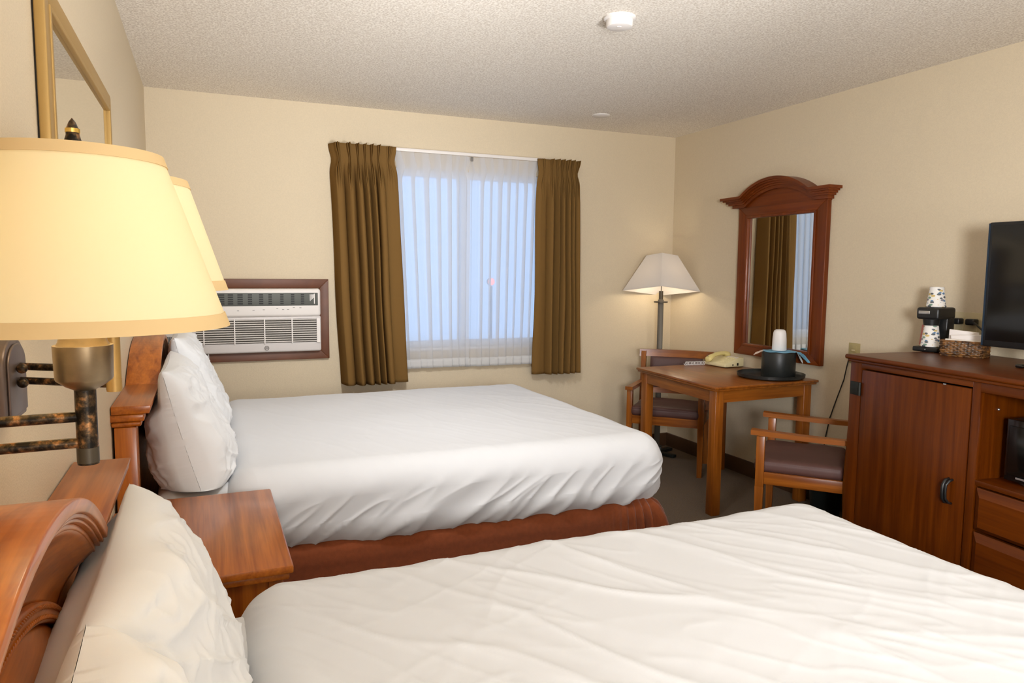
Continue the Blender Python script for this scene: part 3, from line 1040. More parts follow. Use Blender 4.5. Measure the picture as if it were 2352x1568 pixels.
def band(y0, y1, o0, o1, depth, nm, bev=.003):
    n = 72
    ys = [y0 + (y1 - y0) * k / n for k in range(n + 1)]
    top = [(y, crest(y, 0) + o0) for y in ys]
    bot = [(y, crest(y, 0) + o1) for y in ys]
    B().prism(top + bot[::-1], 'x', W - depth, W - .001, 0).build(nm, 'mirror_wood_y', t, world=True)
band(3.166, 4.128, .0, -.018, .102, 'cornice')
band(3.182, 4.112, -.018, -.028, .090, 'cornice_moulding')
band(3.196, 4.098, -.028, -.040, .074, 'cornice_moulding')
band(3.208, 4.084, -.040, -.052, .064, 'cornice_moulding')
band(3.222, 4.052, -.052, -.072, .054, 'cornice_bead')
n = 60
ys = [3.236 + (4.005 - 3.236) * k / n for k in range(n + 1)]
poly = [(y, crest(y, 0) - .068) for y in ys] + [(4.005, 1.826), (3.236, 1.826)]
B().prism(poly, 'x', W - .034, W - .001).build('crest_panel', 'mirror_wood_y', t, world=True)

# ------------------------------------------------------------------ desk
desk_z = .755
t = thing('desk', 'square cherry desk against the right wall below the mirror', 'desk', (3.3, 3.67, 0))
P4 = [(2.905, 3.232), (3.692, 3.250), (3.692, 4.125), (2.958, 4.125)]
def inset(poly, d):
    cx = sum(p[0] for p in poly) / 4
    cy_ = sum(p[1] for p in poly) / 4
    return [(p[0] + (d if p[0] < cx else -d), p[1] + (d if p[1] < cy_ else -d)) for p in poly]
B().prism(P4, 'z', desk_z - .016, desk_z, .005).build('top', 'desk_wood_y', t, world=True)
B().prism(inset(P4, .008), 'z', desk_z - .028, desk_z - .014, .004).build('edge_moulding', 'desk_wood_y', t, world=True)
Q = inset(P4, .028)
lw = .058
cen = (3.31, 3.68)
for (x, y) in Q:
    xa, xb = (x, x + lw) if x < cen[0] else (x - lw, x)
    y0_, y1_ = (y, y + lw) if y < cen[1] else (y - lw, y)
    B().lohi((xa, y0_, 0), (xb, y1_, desk_z - .027), .003).build('leg', 'desk_wood_z', t, world=True)
for k, m_ in ((0, 'desk_wood_x'), (1, 'desk_wood_y'), (2, 'desk_wood_x'), (3, 'desk_wood_y')):
    p, q = Vector(Q[k] + (0,)), Vector(Q[(k + 1) % 4] + (0,))
    dr = (q - p).normalized()
    nn = Vector((-dr.y, dr.x, 0))
    a, c = p + dr * lw * .8 + nn * .008, q - dr * lw * .8 + nn * .008
    poly = [(a.x, a.y), (c.x, c.y), (c.x + nn.x * .02, c.y + nn.y * .02), (a.x + nn.x * .02, a.y + nn.y * .02)]
    B().prism(poly, 'z', desk_z - .098, desk_z - .027).build('apron', m_, t, world=True)

# ------------------------------------------------------------------ chairs (front is +y in their own frame)
def chair(label, loc, facing, wid=.55, dep=.47, arm_z=.61, back_z=.85, lean=.085):
    t = thing('armchair', label, 'chair', loc, math.atan2(facing[1], facing[0]) - PI / 2, 'wooden armchairs with maroon seats')
    hw = wid / 2
    pw = .040
    for s in (-1, 1):
        xs = s * (hw - pw / 2)
        # front leg: runs up to the arm and tapers to the floor
        b = B()
        b.prism([(xs - pw / 2, .33), (xs + pw / 2, .33), (xs + pw / 2, arm_z - .022), (xs - pw / 2, arm_z - .022)], 'y', -pw, 0, .002)
        lg = b.build('leg', 'desk_wood_z', t)
        b = B()
        r0, r1 = pw / 2, pw / 2 * .8
        vs = [b.bm.verts.new((xs + sx * rr, -pw / 2 + sy * rr, z)) for z, rr in ((0, r1), (.332, r0)) for sx, sy in ((-1, -1), (1, -1), (1, 1), (-1, 1))]
        for k in range(4):
            b.bm.faces.new((vs[k], vs[(k + 1) % 4], vs[4 + (k + 1) % 4], vs[4 + k]))
        b.bm.faces.new(vs[:4])
        b.bm.faces.new(vs[4:])
        b.build('leg_foot', 'desk_wood_z', lg)
        # back leg sweeps backwards above the seat
        xb_ = s * (hw - pw / 2 - .008)
        def bl(u, v):
            z = u * (back_z - .012)
            yc_ = -dep + pw / 2 - (lean * max(0, (z - .42) / (back_z - .42)) ** 1.2) - .02 * max(0, (.38 - z) / .38) ** 1.5
            a = v * 4
            k = int(a) % 4
            cc = [(-1, -1), (1, -1), (1, 1), (-1, 1)][k]
            return (xb_ + cc[0] * pw / 2 * .85, yc_ + cc[1] * pw / 2, z)
        b = B().grid(24, 4, bl, closev=True)
        b.build('leg', 'desk_wood_z', t, smooth=40)
        # arm
        pts_ = []
        b = B()
        def arm(u, v):
            y = .028 - u * (dep + .04)
            wv = .026 - .006 * u
            a = int(v * 4) % 4
            cc = [(-1, -1), (1, -1), (1, 1), (-1, 1)][a]
            zc_ = arm_z - .013 + .012 * (1 - u) ** 2 - .004
            return (xs + cc[0] * wv - s * .0, y, zc_ + cc[1] * .0125)
        b.grid(14, 4, arm, closev=True)
        for e in (0, 13):
            pass
        bm_ = b.bm
        bm_.verts.ensure_lookup_table()
        bm_.faces.new([bm_.verts[i] for i in range(4)])
        bm_.faces.new([bm_.verts[13 * 4 + i] for i in range(4)])
        b.build('arm', 'desk_wood_y', t, smooth=30)
        # side rail
        B().lohi((xs - .011, -dep + pw, .345), (xs + .011, -pw, .405), .002).build('seat_rail', 'desk_wood_y', t)
    for y in (-.031, -dep + .012):
        # front and back rails, the front one bowed a little
        if y > -.1:
            n_ = 12
            xx = [-hw + pw + (wid - 2 * pw) * k / n_ for k in range(n_ + 1)]
            f_ = [(x, -.012 + .014 * (1 - (x / hw) ** 2)) for x in xx]
            bk = [(x, -.034 + .0 * x) for x in xx]
            B().prism(f_ + bk[::-1], 'z', .340, .408).build('seat_rail', 'desk_wood_x', t)
        else:
            B().lohi((-hw + pw, y, .345), (hw - pw, y + .022, .405), .002).build('seat_rail', 'desk_wood_x', t)
    def sd(w, n):
        return .004 * nz(w.x * 9, w.y * 9, 3) + (.012 * (1 - (w.x / hw) ** 2) if n.z > .5 else 0)
    rounded_box((-hw + .03, -dep + .035, .395), (hw - .03, .012, .462), .028, 40, 36, 14, sd, True).build('seat_cushion', 'maroon_vinyl', t, smooth=180)
    # back: curved top rail, lower rail and upholstered panel
    def yb(z):
        return -dep + pw / 2 - lean * max(0, (z - .42) / (back_z - .42)) ** 1.2
    def rail(z0, z1, nm, th, mat, dx=0, off=0, curve=.035, bev=0):
        b = B()
        n_ = 24
        xx = [-hw - dx + (wid + 2 * dx) * k / n_ for k in range(n_ + 1)]
        quad = []
        for x in xx:
            cv = -curve * (1 - (x / hw) ** 2)
            row = []
            for z, sg in ((z0, 1), (z1, 1), (z1, -1), (z0, -1)):
                row.append(b.bm.verts.new((x, yb(z) + cv + off + sg * th / 2, z)))
            quad.append(row)
        for a, c in zip(quad, quad[1:]):
            for k in range(4):
                b.bm.faces.new((a[k], a[(k + 1) % 4], c[(k + 1) % 4], c[k]))
        b.bm.faces.new(quad[0])
        b.bm.faces.new(quad[-1][::-1])
        return b.build(nm, mat, t, smooth=35)
    rail(back_z - .052, back_z, 'top_rail', .026, 'desk_wood_x', dx=.004)
    rail(.50, .54, 'lower_back_rail', .022, 'desk_wood_x', dx=-.036)
    b = B()
    def pad(u, v):
        x = (-1 + 2 * u) * (hw - .075)
        z = .535 + v * (back_z - .05 - .535)
        e = (1 - abs(-1 + 2 * u) ** 6) * (1 - abs(-1 + 2 * v) ** 6)
        return x, z, e
    for sg in (1, -1):
        def pf(u, v, sg=sg):
            x, z, e = pad(u, v)
            return (x, yb(z) - .035 * (1 - (x / hw) ** 2) + sg * (.006 + .014 * e ** .5), z)
        b.grid(26, 22, pf)
    b.build('backrest', 'maroon_vinyl', t, smooth=180)
    return t

chair('wooden armchair with maroon seat and back, pushed under the desk from the window side', (3.18, 4.10, 0), (-.70, -.71), wid=.53, dep=.42, back_z=.82, arm_z=.595, lean=.05)
chair('wooden armchair with maroon seat standing in front of the desk beside the tall cabinet', (3.005, 2.955, 0), (-.66, .751), wid=.55, dep=.44, lean=.015)

# ------------------------------------------------------------------ waste bin
t = thing('waste_bin', 'dark round waste bin behind the front armchair by the wall', 'bin', (3.585, 3.06, 0))
B().lathe([(.078, 0), (.098, .25), (.100, .255), (.094, .255), (.075, .008), (.0, .008)], seg=40).build('bin_body', 'bin_plastic', t)
B().lathe([(.097, .246), (.103, .25), (.103, .258), (.097, .258)], seg=40, close=True).build('rim', 'bin_plastic', t)

# ------------------------------------------------------------------ telephone
t = thing('telephone', 'cream desk telephone with coiled cord on the desk', 'telephone', (3.58, 3.985, desk_z), R(4))
b = B()
poly = [(-.085, 0), (.085, 0), (.085, .062), (.02, .054), (-.085, .022)]   # side view x,z  (low towards the room)
b.prism([(p[0], p[1] + .004) for p in poly], 'y', -.10, .10, .006)
b.build('base', 'cream_plastic', t)
B().prism([(-.07, .0295), (.05, .0665), (.05, .0625), (-.07, .0255)], 'y', -.085, .01).build('key_panel', 'paper', t)
b = B()
for i in range(3):
    for j in range(4):
        b.box((-.048 + j * .024, -.065 + i * .024, .0365 + j * .0076), (.014, .016, .006), .002, rot=(0, R(-17.5), 0))
b.build('keys', 'cream_plastic', t)
# handset lying along the left side
def hs(u, v):
    a = 2 * PI * v
    x = -.10 + .20 * u
    bulge = .017 + .009 * (math.exp(-((u - .1) / .12) ** 2) + math.exp(-((u - .9) / .12) ** 2))
    if u < .001 or u > .999:
        bulge *= .5
    zc_ = .045 + .03 * u + .018 * math.sin(PI * u) - .006 * (math.exp(-((u - .08) / .12) ** 2) + math.exp(-((u - .92) / .12) ** 2))
    return (x, .062 + bulge * 1.15 * math.cos(a), zc_ + bulge * .8 * math.sin(a))
b = B().grid(36, 18, hs, closev=True)
bm_ = b.bm
bm_.verts.ensure_lookup_table()
bm_.faces.new([bm_.verts[i] for i in range(18)])
bm_.faces.new([bm_.verts[35 * 18 + i] for i in range(18)])
hd = b.build('handset', 'handset_plastic', t, smooth=60)
B().sph((-.092, .062, .066), .006, 10, (1, 1, .4)).build('microphone_slot', 'gray_print', hd)
pts = []
nt_ = 13
for k in range(nt_ * 14 + 1):
    q = k / (nt_ * 14)
    a = 2 * PI * nt_ * q
    pts.append((-.10 - .145 * q, .085 + .03 * q + .012 * math.cos(a), .0145 + .012 * math.sin(a)))
B().tube(pts, .0024, 6).build('coiled_cord', 'coil_white', t, smooth=180)
B().lohi((.02, -.102, .012), (.034, -.0995, .03)).lohi((-.02, -.102, .012), (-.012, -.0995, .024)).build('jack', 'black_plastic', t)

# ------------------------------------------------------------------ ice bucket and tray
tx, ty = 3.495, 3.445
t = thing('serving_tray', 'round black tray on the desk under the ice bucket', 'tray', (tx, ty, desk_z))
B().lathe([(.0, .002), (.175, .002), (.192, .012), (.197, .026), (.201, .026), (.198, .008), (.180, -.0), (.0, -.0)][::-1], (0, 0, .001), 72).build('tray_dish', 'bucket_plastic', t, smooth=40)
t = thing('ice_bucket', 'round black ice bucket on the tray', 'bucket', (tx + .04, ty - .02, desk_z + .0035))
B().lathe([(0, 0), (.097, 0), (.1, .004), (.1, .152), (.098, .156), (.094, .156), (.094, .012), (0, .010)], seg=64).build('bucket_body', 'bucket_plastic', t, smooth=40)
# plastic liner laid over the rim
t = thing('bucket_liner', 'blue and clear plastic liner draped over the ice bucket rim', 'liner', (tx + .04, ty - .02, desk_z + .16))
def linr(u, v):
    a = 2 * PI * u
    r_ = .002 + .098 * v
    return (r_ * math.cos(a), r_ * math.sin(a), .003 + .0015 * math.sin(a * 7) * v)
B().grid(64, 8, linr, closeu=True).build('liner_top', 'blue_film', t, smooth=180, fixn=False, solid=.0012)
def flap(cx, cy_, dirx, diry, wdt, ln, drop, seed, vt=0):
    d = Vector((dirx, diry, 0)).normalized()
    s_ = Vector((-d.y, d.x, 0))
    def f(u, v):
        p = Vector((cx, cy_, 0)) + d * (ln * v) + s_ * ((u - .5) * wdt * (1 - .55 * v ** 2))
        z = .004 - drop * v ** 1.3 - vt * (1 - u) * min(1, v * 1.6) + .01 * nz(u * 4, v * 5, seed) * v
        return (p.x, p.y, z)
    return f
# local directions: image right is about (.82,-.57), towards the room is about (-.57,-.82)
B().grid(18, 14, flap(.070, -.055, .86, -.42, .085, .105, .026, 3, .045)).build('liner_flap', 'blue_film', t, smooth=180, fixn=False, solid=.001)
B().grid(16, 12, flap(.066, -.074, .75, -.62, .05, .04, .055, 8, .02)).build('liner_corner', 'clear_film', t, smooth=180, fixn=False, solid=.001)
B().grid(12, 10, flap(-.075, .055, -.80, .50, .05, .055, .028, 5)).build('liner_tip', 'pink_film', t, smooth=180, fixn=False, solid=.001)
t = tag(B().lathe([(0, 0), (.040, 0), (.043, .004), (.041, .07), (.038, .108), (.034, .122), (.024, .129), (0, .131)], seg=40).build('wrapped_cup', 'cup_white', smooth=60),
        'white wrapped cup standing upside down on the ice bucket', 'cup')
t.location = (tx + .042, ty - .018, desk_z + .1665)
for v in t.data.vertices:
    k = 1 + .05 * nz(v.co.x * 40, v.co.y * 40, v.co.z * 30)
    v.co.x *= k
    v.co.y *= k

# ------------------------------------------------------------------ tall cabinet with fridge door, niche and drawers
CA = math.atan2(-.9945, -.105)
t = thing('cabinet', 'dark cherry media cabinet with a door, open niche and drawers under the television', 'cabinet', (3.035, 2.438, 0), CA)
# local x runs along the front towards the camera, local y goes back to the wall
CL, CD, CH = 1.42, .62, 1.025
top = t
def slab(lo, hi, bev):
    return B().lohi(lo, hi, bev, 3)
B().lohi((-.022, -.022, CH - .022), (CL + .02, CD, CH), .009, 4).build('worktop', 'cabinet_wood_x', t)
B().lohi((-.012, -.012, CH - .034), (CL + .01, CD, CH - .020), .005).build('worktop_moulding', 'cabinet_wood_x', t)
zt_ = CH - .034
B().lohi((0, .0, 0), (.02, CD, zt_)).build('side_panel', 'cabinet_wood_z', t)
B().lohi((CL - .02, .0, 0), (CL, CD, zt_)).build('side_panel', 'cabinet_wood_z', t)
B().lohi((.02, CD - .012, .0), (CL - .02, CD, zt_)).build('back_panel', 'niche_dark', t)
# face frame
d0, d1 = .072, .622
n0, n1 = .662, 1.36
B().lohi((.0, -.001, 0), (.066, .02, zt_), .001).build('stile', 'cabinet_wood_z', t)
B().lohi((d1 + .006, -.001, 0), (n0, .02, zt_), .001).build('stile', 'cabinet_wood_z', t)
B().lohi((n1, -.001, 0), (CL, .02, zt_), .001).build('stile', 'cabinet_wood_z', t)
B().lohi((.066, -.001, .968), (d1 + .006, .02, zt_), .001).build('top_rail', 'cabinet_wood_x', t)
B().lohi((n0, -.001, .955), (n1, .02, zt_), .001).build('top_rail', 'cabinet_wood_x', t)
B().lohi((.066, .0, .0), (n1, .02, .075)).build('plinth', 'cabinet_wood_x', t)
# door
dr = B().lohi((d0, -.003, .085), (d1, .017, .961), .0025).build('door', 'cabinet_wood_z', t)
hz0, hz1, hxx = .497, .592, d1 - .068
b = B()
b.tube([(hxx, -.003, hz0), (hxx, -.02, hz0 + .004), (hxx, -.032, hz0 + .02), (hxx, -.035, (hz0 + hz1) / 2), (hxx, -.032, hz1 - .02), (hxx, -.02, hz1 - .004), (hxx, -.003, hz1)], .0065, 10)
b.tube([(hxx + .016, -.003, hz0), (hxx + .016, -.018, hz0 + .004), (hxx + .012, -.03, hz0 + .02), (hxx + .012, -.032, (hz0 + hz1) / 2), (hxx + .012, -.03, hz1 - .02), (hxx + .016, -.018, hz1 - .004), (hxx + .016, -.003, hz1)], .005, 10)
b.build('handle', 'black_plastic', dr, smooth=180)
hg = B()
hg.lohi((.008, -.006, .842), (.068, -.001, .902), .001)
hg.cyl((.066, -.007, .872), .0062, .06, seg=14)
hg.build('hinge', 'black_iron', dr)
B().lohi((.50, -.0045, .9595), (.512, -.001, .964)).build('latch', 'silver', dr)
# niche
B().lohi((n0 - .02, .02, .075), (n0, CD - .012, zt_)).build('niche_side', 'cabinet_wood_z', t)
B().lohi((n1, .02, .075), (n1 + .02, CD - .012, zt_)).build('niche_side', 'cabinet_wood_z', t)
B().lohi((n0, .0, .598), (n1, CD - .012, .618), .001).build('niche_shelf', 'cabinet_wood_x', t)
B().sph((n0 + .003, .09, .885), .005, 10).build('shelf_peg', 'silver', t)
# drawers with a wide chamfered lip
for z0, z1 in ((.428, .590), (.248, .418), (.085, .238)):
    b = B()
    x0_, x1_ = n0 + .006, n1 - .006
    c_ = .03
    def V(x, y, z):
        return b.bm.verts.new((x, y, z))
    o_ = [V(x0_, .004, z0), V(x1_, .004, z0), V(x1_, .004, z1), V(x0_, .004, z1)]
    i_ = [V(x0_ + c_, -.016, z0 + c_ * .6), V(x1_ - c_, -.016, z0 + c_ * .6), V(x1_ - c_, -.016, z1 - c_), V(x0_ + c_, -.016, z1 - c_)]
    bk = [V(x0_, .018, z0), V(x1_, .018, z0), V(x1_, .018, z1), V(x0_, .018, z1)]
    for k in range(4):
        b.bm.faces.new((o_[k], o_[(k + 1) % 4], i_[(k + 1) % 4], i_[k]))
        b.bm.faces.new((bk[k], bk[(k + 1) % 4], o_[(k + 1) % 4], o_[k]))
    b.bm.faces.new(i_)
    b.bm.faces.new(bk)
    b.build('drawer', 'cabinet_wood_x', t, smooth=0)
cab_M = Matrix.Translation(Vector((3.035, 2.438, 0))) @ Matrix.Rotation(CA, 4, 'Z')
def cabw(x, y, z=0):
    return cab_M @ Vector((x, y, z))

# microwave inside the niche
t = thing('microwave', 'black microwave oven inside the cabinet niche', 'microwave', cabw(.715, .075, .618), CA)
B().lohi((0, .012, .012), (.47, .36, .245), .008).build('body', 'black_plastic', t)
dr = B().lohi((.0, .0, .012), (.35, .014, .245), .004).build('door', 'black_gloss', t)
B().lohi((.012, -.003, .035), (.325, .001, .22), .003).build('window', 'screen_glass', dr)
B().tube([(.336, -.002, .04), (.336, -.022, .05), (.336, -.022, .205), (.336, -.002, .215)], .006, 8).build('handle', 'black_gloss', dr)
B().lohi((.352, .0, .012), (.47, .014, .245), .004).build('control_panel', 'black_plastic', t)
B().lohi((.05, -.0045, .026), (.10, -.002, .033)).build('name_strip', 'silver', dr)
b = B()
for xx in (.04, .43):
    for yy in (.05, .32):
        b.cyl((xx, yy, .006), .014, .012, seg=14)
b.build('feet', 'black_plastic', t)

# ------------------------------------------------------------------ television
TX = 3.33
t = thing('television', 'black flat television on the cabinet at the right edge', 'television', (TX + .03, 1.56, CH))
ty0, ty1, tz0, tz1 = 1.06, 2.037, 1.093, 1.612
pn = B().lohi((TX, ty0, tz0), (TX + .035, ty1, tz1), .005).build('casing', 'black_plastic', t, world=True)
B().lohi((TX - .0025, ty0 + .016, tz0 + .027), (TX + .003, ty1 - .016, tz1 - .014), .001).build('screen', 'screen_glass', t, world=True)
B().lohi((TX - .001, ty1 - .006, tz0 + .004), (TX + .02, ty1 + .0015, tz1 - .004)).build('side_bezel', 'screen_edge', t, world=True)
B().lohi((TX - .003, 1.80, tz0 + .007), (TX + .001, 1.84, tz0 + .014)).build('name_strip', 'silver', t, world=True)
B().lohi((TX + .035, 1.25, 1.18), (TX + .075, 1.85, 1.5), .015).build('rear_housing', 'black_plastic', t, world=True)
for yy in (1.835, 1.24):
    b = B()
    b.box((TX + .03, yy, CH + .008), (.20, .028, .014), .005)
    b.box((TX + .03, yy, CH + .045), (.03, .02, .085), .004)
    b.build('foot', 'black_gloss', t, world=True)

# ------------------------------------------------------------------ coffee things on the cabinet
t = thing('coffee_maker', 'small black single-cup coffee maker on the cabinet', 'coffee maker', (3.485, 2.395, CH), R(10))
# front faces -x
B().lohi((-.03, -.058, 0), (.13, .062, .024), .006).build('base', 'black_plastic', t)
B().lohi((.062, -.05, .022), (.13, .05, .205), .006).build('water_tank', 'black_plastic', t)
B().lohi((-.03, -.053, .155), (.132, .053, .212), .012, seg=4).build('head', 'black_plastic', t)
B().cyl((.012, 0, .145), .033, .035, seg=28, r2=.038).build('brew_basket', 'black_plastic', t)
B().lohi((-.0325, -.012, .182), (-.029, .04, .196), .001).build('label_strip', 'silver', t)
B().sph((-.031, .0, .012), .003, 10).build('power_light', 'silver', t)
def paper_cup(label, loc, h=.095, rw=.042, rn=.031):
    o = B().lathe([(0, 0), (rw, 0), (rw + .0025, .002), (rw + .0025, .006), (rw, .008), (rn, h), (rn - .002, h + .001), (rn - .003, h - .003), (0, h - .003)], seg=40).build('paper_cup', 'printed_cup', smooth=50)
    o.location = loc
    return tag(o, label, 'cup', 'printed paper cups')
cmM = Matrix.Translation(Vector((3.485, 2.395, CH))) @ Matrix.Rotation(R(10), 4, 'Z')
p_ = cmM @ Vector((.045, 0, .2135))
paper_cup('printed paper cup upside down on top of the coffee maker', p_)
p_ = cmM @ Vector((.008, -.004, .0245))
paper_cup('printed paper cup upside down inside the coffee maker', p_, h=.10)
p_ = cmM @ Vector((.040, .049, .0245))
o = B().box((0, 0, .05), (.012, .022, .10), .002, rot=(R(6), 0, 0)).build('coffee_packet', 'pink_packet')
o.location = p_
tag(o, 'pink coffee packet tucked beside the cup inside the coffee maker', 'packet')

# wicker basket
BX = Vector((3.465, 2.20, CH))
brot = math.atan2(-.15, .05)               # direction of its long front
t = thing('wicker_basket', 'brown wicker basket of packets beside the coffee maker', 'basket', BX, brot)
bl_, bw_, bh_ = .168, .105, .068
def weave(b, p, q, flip):
    # woven wall from p to q: horizontal strands over and under stakes
    p, q = Vector(p), Vector(q)
    L = (q - p).length
    d = (q - p) / L
    nn = Vector((-d.y, d.x, 0))
    rows = 9
    ns = int(L / .013)
    for r_ in range(rows):
        z = .004 + (bh_ - .006) * r_ / (rows - 1)
        pts_ = []
        for k in range(ns * 4 + 1):
            s_ = k / (ns * 4)
            off = .0026 * math.sin(PI * ns * s_ + (PI if (r_ + flip) % 2 else 0))
            pts_.append(p + d * L * s_ + nn * off + Vector((0, 0, z)))
        b.tube(pts_, .0034, 6)
    for k in range(ns + 1):
        c_ = p + d * L * k / ns
        b.tube([c_, c_ + Vector((0, 0, bh_))], .0016, 5)
b = B()
hx, hy = bl_ / 2, bw_ / 2
weave(b, (-hx, -hy, 0), (hx, -hy, 0), 0)
weave(b, (hx, -hy, 0), (hx, hy, 0), 1)
weave(b, (hx, hy, 0), (-hx, hy, 0), 0)
weave(b, (-hx, hy, 0), (-hx, -hy, 0), 1)
b.build('woven_sides', 'wicker', t, smooth=180)
B().lohi((-hx, -hy, 0), (hx, hy, .006)).build('base', 'wicker', t)
b = B()
cs = [(-hx, -hy), (hx, -hy), (hx, hy), (-hx, hy), (-hx, -hy)]
for (x0_, y0_), (x1_, y1_) in zip(cs, cs[1:]):
    b.tube([(x0_, y0_, bh_), (x1_, y1_, bh_)], .005, 8)
b.build('rim', 'wicker', t)
bM = Matrix.Translation(BX) @ Matrix.Rotation(brot, 4, 'Z')
def packet(label, x, y, z, sx, sz, tilt_, roll_, mat, nm='paper_packet', sy=.008):
    o = B()
    o.box((0, 0, 0), (sx, sy, sz), .002)
    o = o.build(nm, mat)
    M_ = bM @ Matrix.Translation(Vector((x, y, z))) @ Euler((tilt_, roll_, 0)).to_matrix().to_4x4()
    o.location = M_.translation
    o.rotation_euler = M_.to_euler()
    tag(o, label, 'packet', 'paper packets in the basket')
    return o
packet('cream paper packet at the front of the basket', .0, -.036, .043, .14, .07, R(12), R(1), 'paper')
packet('white paper packet in the middle of the basket, tilted', .012, -.014, .062, .125, .075, R(14), R(-5), 'paper_white')
packet('tallest white paper packet at the back of the basket', -.012, .012, .068, .12, .095, R(10), R(4), 'paper_white')

# ------------------------------------------------------------------ outlets, plugs and cords on the right wall
t = thing('wall_outlet', 'brown outlet plate on the wall beside the cabinet', 'outlet', (W, 3.02, .94))
B().lohi((W - .006, 2.982, .885), (W, 3.058, 1.0), .002).build('cover_plate', 'almond_plate', t, world=True)
B().lohi((W - .009, 3.0, .905), (W - .005, 3.04, .945), .002).lohi((W - .009, 3.0, .945), (W - .005, 3.04, .985), .002).build('socket', 'almond_plate', t, world=True)
B().lohi((W - .012, 3.01, .955), (W - .008, 3.032, .963)).build('slots', 'ivory_plate', t, world=True)
t = thing('electric_cable', 'thin black cord hanging down the wall from the outlet', 'cord', (W, 3.04, .9))
B().tube([(W - .012, 3.045, .92), (W - .01, 3.06, .86), (W - .008, 3.078, .78), (W - .008, 3.13, .64), (W - .008, 3.165, .54), (W - .008, 3.19, .42), (W - .02, 3.2, .26), (W - .02, 3.2, .12)], .0032, 8).build('cord', 'black_plastic', t, world=True, smooth=180)
t = thing('wall_outlet', 'ivory triple outlet plate behind the basket with two black plugs', 'outlet', (W, 2.33, 1.15))
B().lohi((W - .006, 2.205, 1.085), (W, 2.432, 1.212), .002).build('cover_plate', 'ivory_plate', t, world=True)
for yy in (2.40, 2.33, 2.255):
    B().lohi((W - .009, yy - .017, 1.11), (W - .005, yy + .017, 1.188), .002).build('socket', 'ivory_plate', t, world=True)
for k, yy in enumerate((2.40, 2.325)):
    t = thing('power_plug', ('black power plug in the ivory outlet, nearest the coffee maker' if k == 0 else 'black power plug in the ivory outlet, nearest the television'), 'plug', (W - .03, yy, 1.165), group='black plugs in the ivory outlet')
    B().box((W - .030, yy, 1.168), (.04, .046, .03), .007, seg=3).build('plug_body', 'black_plastic', t, world=True)
    if k == 0:
        pts = [(W - .04, yy + .01, 1.165), (W - .055, yy + .03, 1.155), (W - .06, yy + .035, 1.12), (W - .06, yy + .01, 1.09), (W - .06, yy - .03, 1.06), (W - .06, yy - .04, CH + .006)]
    else:
        pts = [(W - .04, yy - .01, 1.17), (W - .07, yy - .05, 1.16), (W - .10, yy - .11, 1.13), (W - .14, yy - .17, 1.13), (W - .2, yy - .26, 1.2)]
    B().tube(pts, .0045, 8).build('cord', 'black_plastic', t, world=True, smooth=180)

# ------------------------------------------------------------------ ceiling fittings
t = thing('smoke_detector', 'round white smoke detector on the ceiling', 'smoke detector', (1.905, 2.685, H))
B().lathe([(0, 0), (.066, 0), (.066, -.007), (.060, -.012), (.05, -.013), (0, -.013)], seg=56).build('base_ring', 'white_plastic', t, smooth=35)
B().lathe([(.0, -.012), (.055, -.012), (.055, -.034), (.051, -.040), (.040, -.044), (0, -.045)], seg=56).build('cover', 'white_plastic', t, smooth=35)
B().cyl((-.01, -.015, -.0445), .010, .003, seg=20).build('test_button', 'white_plastic', t)
t = tag(B().lathe([(0, 0), (.060, 0), (.060, -.004), (.054, -.008), (0, -.009)], seg=48).build('ceiling_cap', 'white_plastic', smooth=35),
        'small flat white cap on the ceiling near the window wall', 'ceiling cap')
t.location = (2.775, 4.345, H)

# ------------------------------------------------------------------ light
def lamp(name, kind, loc, energy, col, **kw):
    l = bpy.data.lights.new(name, kind)
    l.energy = energy
    l.color = col
    for k, v in kw.items():
        setattr(l, k, v)
    o = bpy.data.objects.new(name, l)
    o.location = loc
    COL.objects.link(o)
    return o
WARM = (1.0, .87, .66)
lamp('bulb_light_near', 'POINT', (.174, .86, 1.385), 1.6, WARM, shadow_soft_size=.034)
lamp('bulb_light_second', 'POINT', (.166, 1.19, 1.405), 1.6, WARM, shadow_soft_size=.034)
lamp('bulb_light_corner', 'POINT', (fx, fy, 1.345), 3.8, WARM, shadow_soft_size=.034)
FILL = (.975, 1.0, 1.045)
def aim(o, to):
    o.rotation_euler = (Vector(to) - o.location).to_track_quat('-Z', 'Y').to_euler()
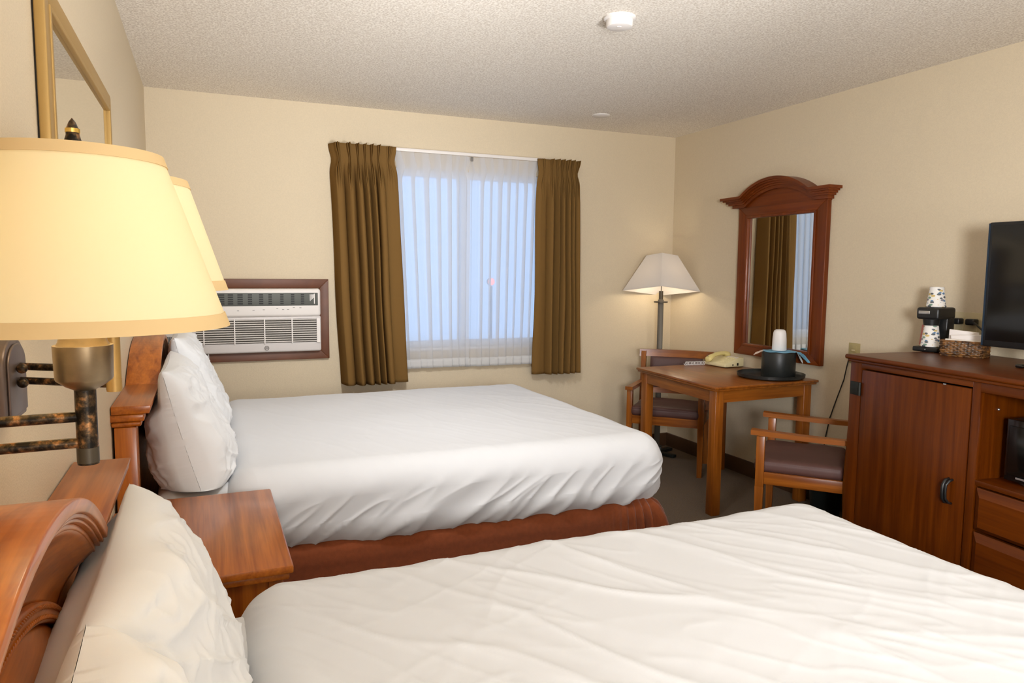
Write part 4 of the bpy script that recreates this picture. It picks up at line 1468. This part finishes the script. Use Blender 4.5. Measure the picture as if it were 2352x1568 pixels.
# added overhead fill, out of view above the top edge; no real fixture
aim(lamp('fill_overhead', 'AREA', (1.2, 2.15, 2.38), 13, FILL, shape='DISK', size=.3, spread=R(105)), (1.2, 4.3, .6))
# added fill lights, unseen behind the camera: two upward, one sideways, one all-round
aim(lamp('fill_up', 'AREA', (1.75, -.6, 1.0), 22, FILL, shape='DISK', size=.4, spread=R(90)), (1.4, 1.5, 2.9))
aim(lamp('fill_up_far', 'AREA', (1.5, -.3, 1.0), 10, FILL, shape='DISK', size=.4, spread=R(60)), (1.0, 2.6, 2.44))
aim(lamp('fill_side', 'AREA', (.3, -1.0, 1.5), 36, FILL, shape='DISK', size=.6, spread=R(100)), (3.7, 2.3, 1.6))
lamp('fill_behind', 'POINT', (1.6, -2.8, 1.1), 100, FILL, shadow_soft_size=.3)

w = bpy.data.worlds.new('dusk_sky')
SC.world = w
w.use_nodes = True
bg = w.node_tree.nodes['Background']
bg.inputs['Color'].default_value = (.40, .61, 1.0, 1)
bg.inputs['Strength'].default_value = 1.7

# ------------------------------------------------------------------ camera
FPX = 1658.99
cam = bpy.data.cameras.new('camera')
cam.sensor_width = 36
cam.lens = FPX / 2352 * 36
cam.clip_start = .02
co = bpy.data.objects.new('camera', cam)
COL.objects.link(co)
yaw, pit, rol = .4021, .0963, .0086
right0 = Vector((math.cos(yaw), -math.sin(yaw), 0))
fwd0 = Vector((math.sin(yaw), math.cos(yaw), 0))
up = Vector((0, 0, 1))
fwd = fwd0 * math.cos(pit) - up * math.sin(pit)
upc = fwd0 * math.sin(pit) + up * math.cos(pit)
# roll
c_, s_ = math.cos(rol), math.sin(rol)
rx = right0 * c_ + upc * s_
ux = -right0 * s_ + upc * c_
M = Matrix((rx, ux, -fwd)).transposed().to_4x4()
M.translation = Vector((.292, 0, 1.3899))
co.matrix_world = M
SC.camera = co

SC.view_settings.view_transform = 'Standard'
SC.view_settings.look = 'None'
SC.view_settings.gamma = 1
SC.view_settings.use_curve_mapping = False
SC.view_settings.exposure = .08
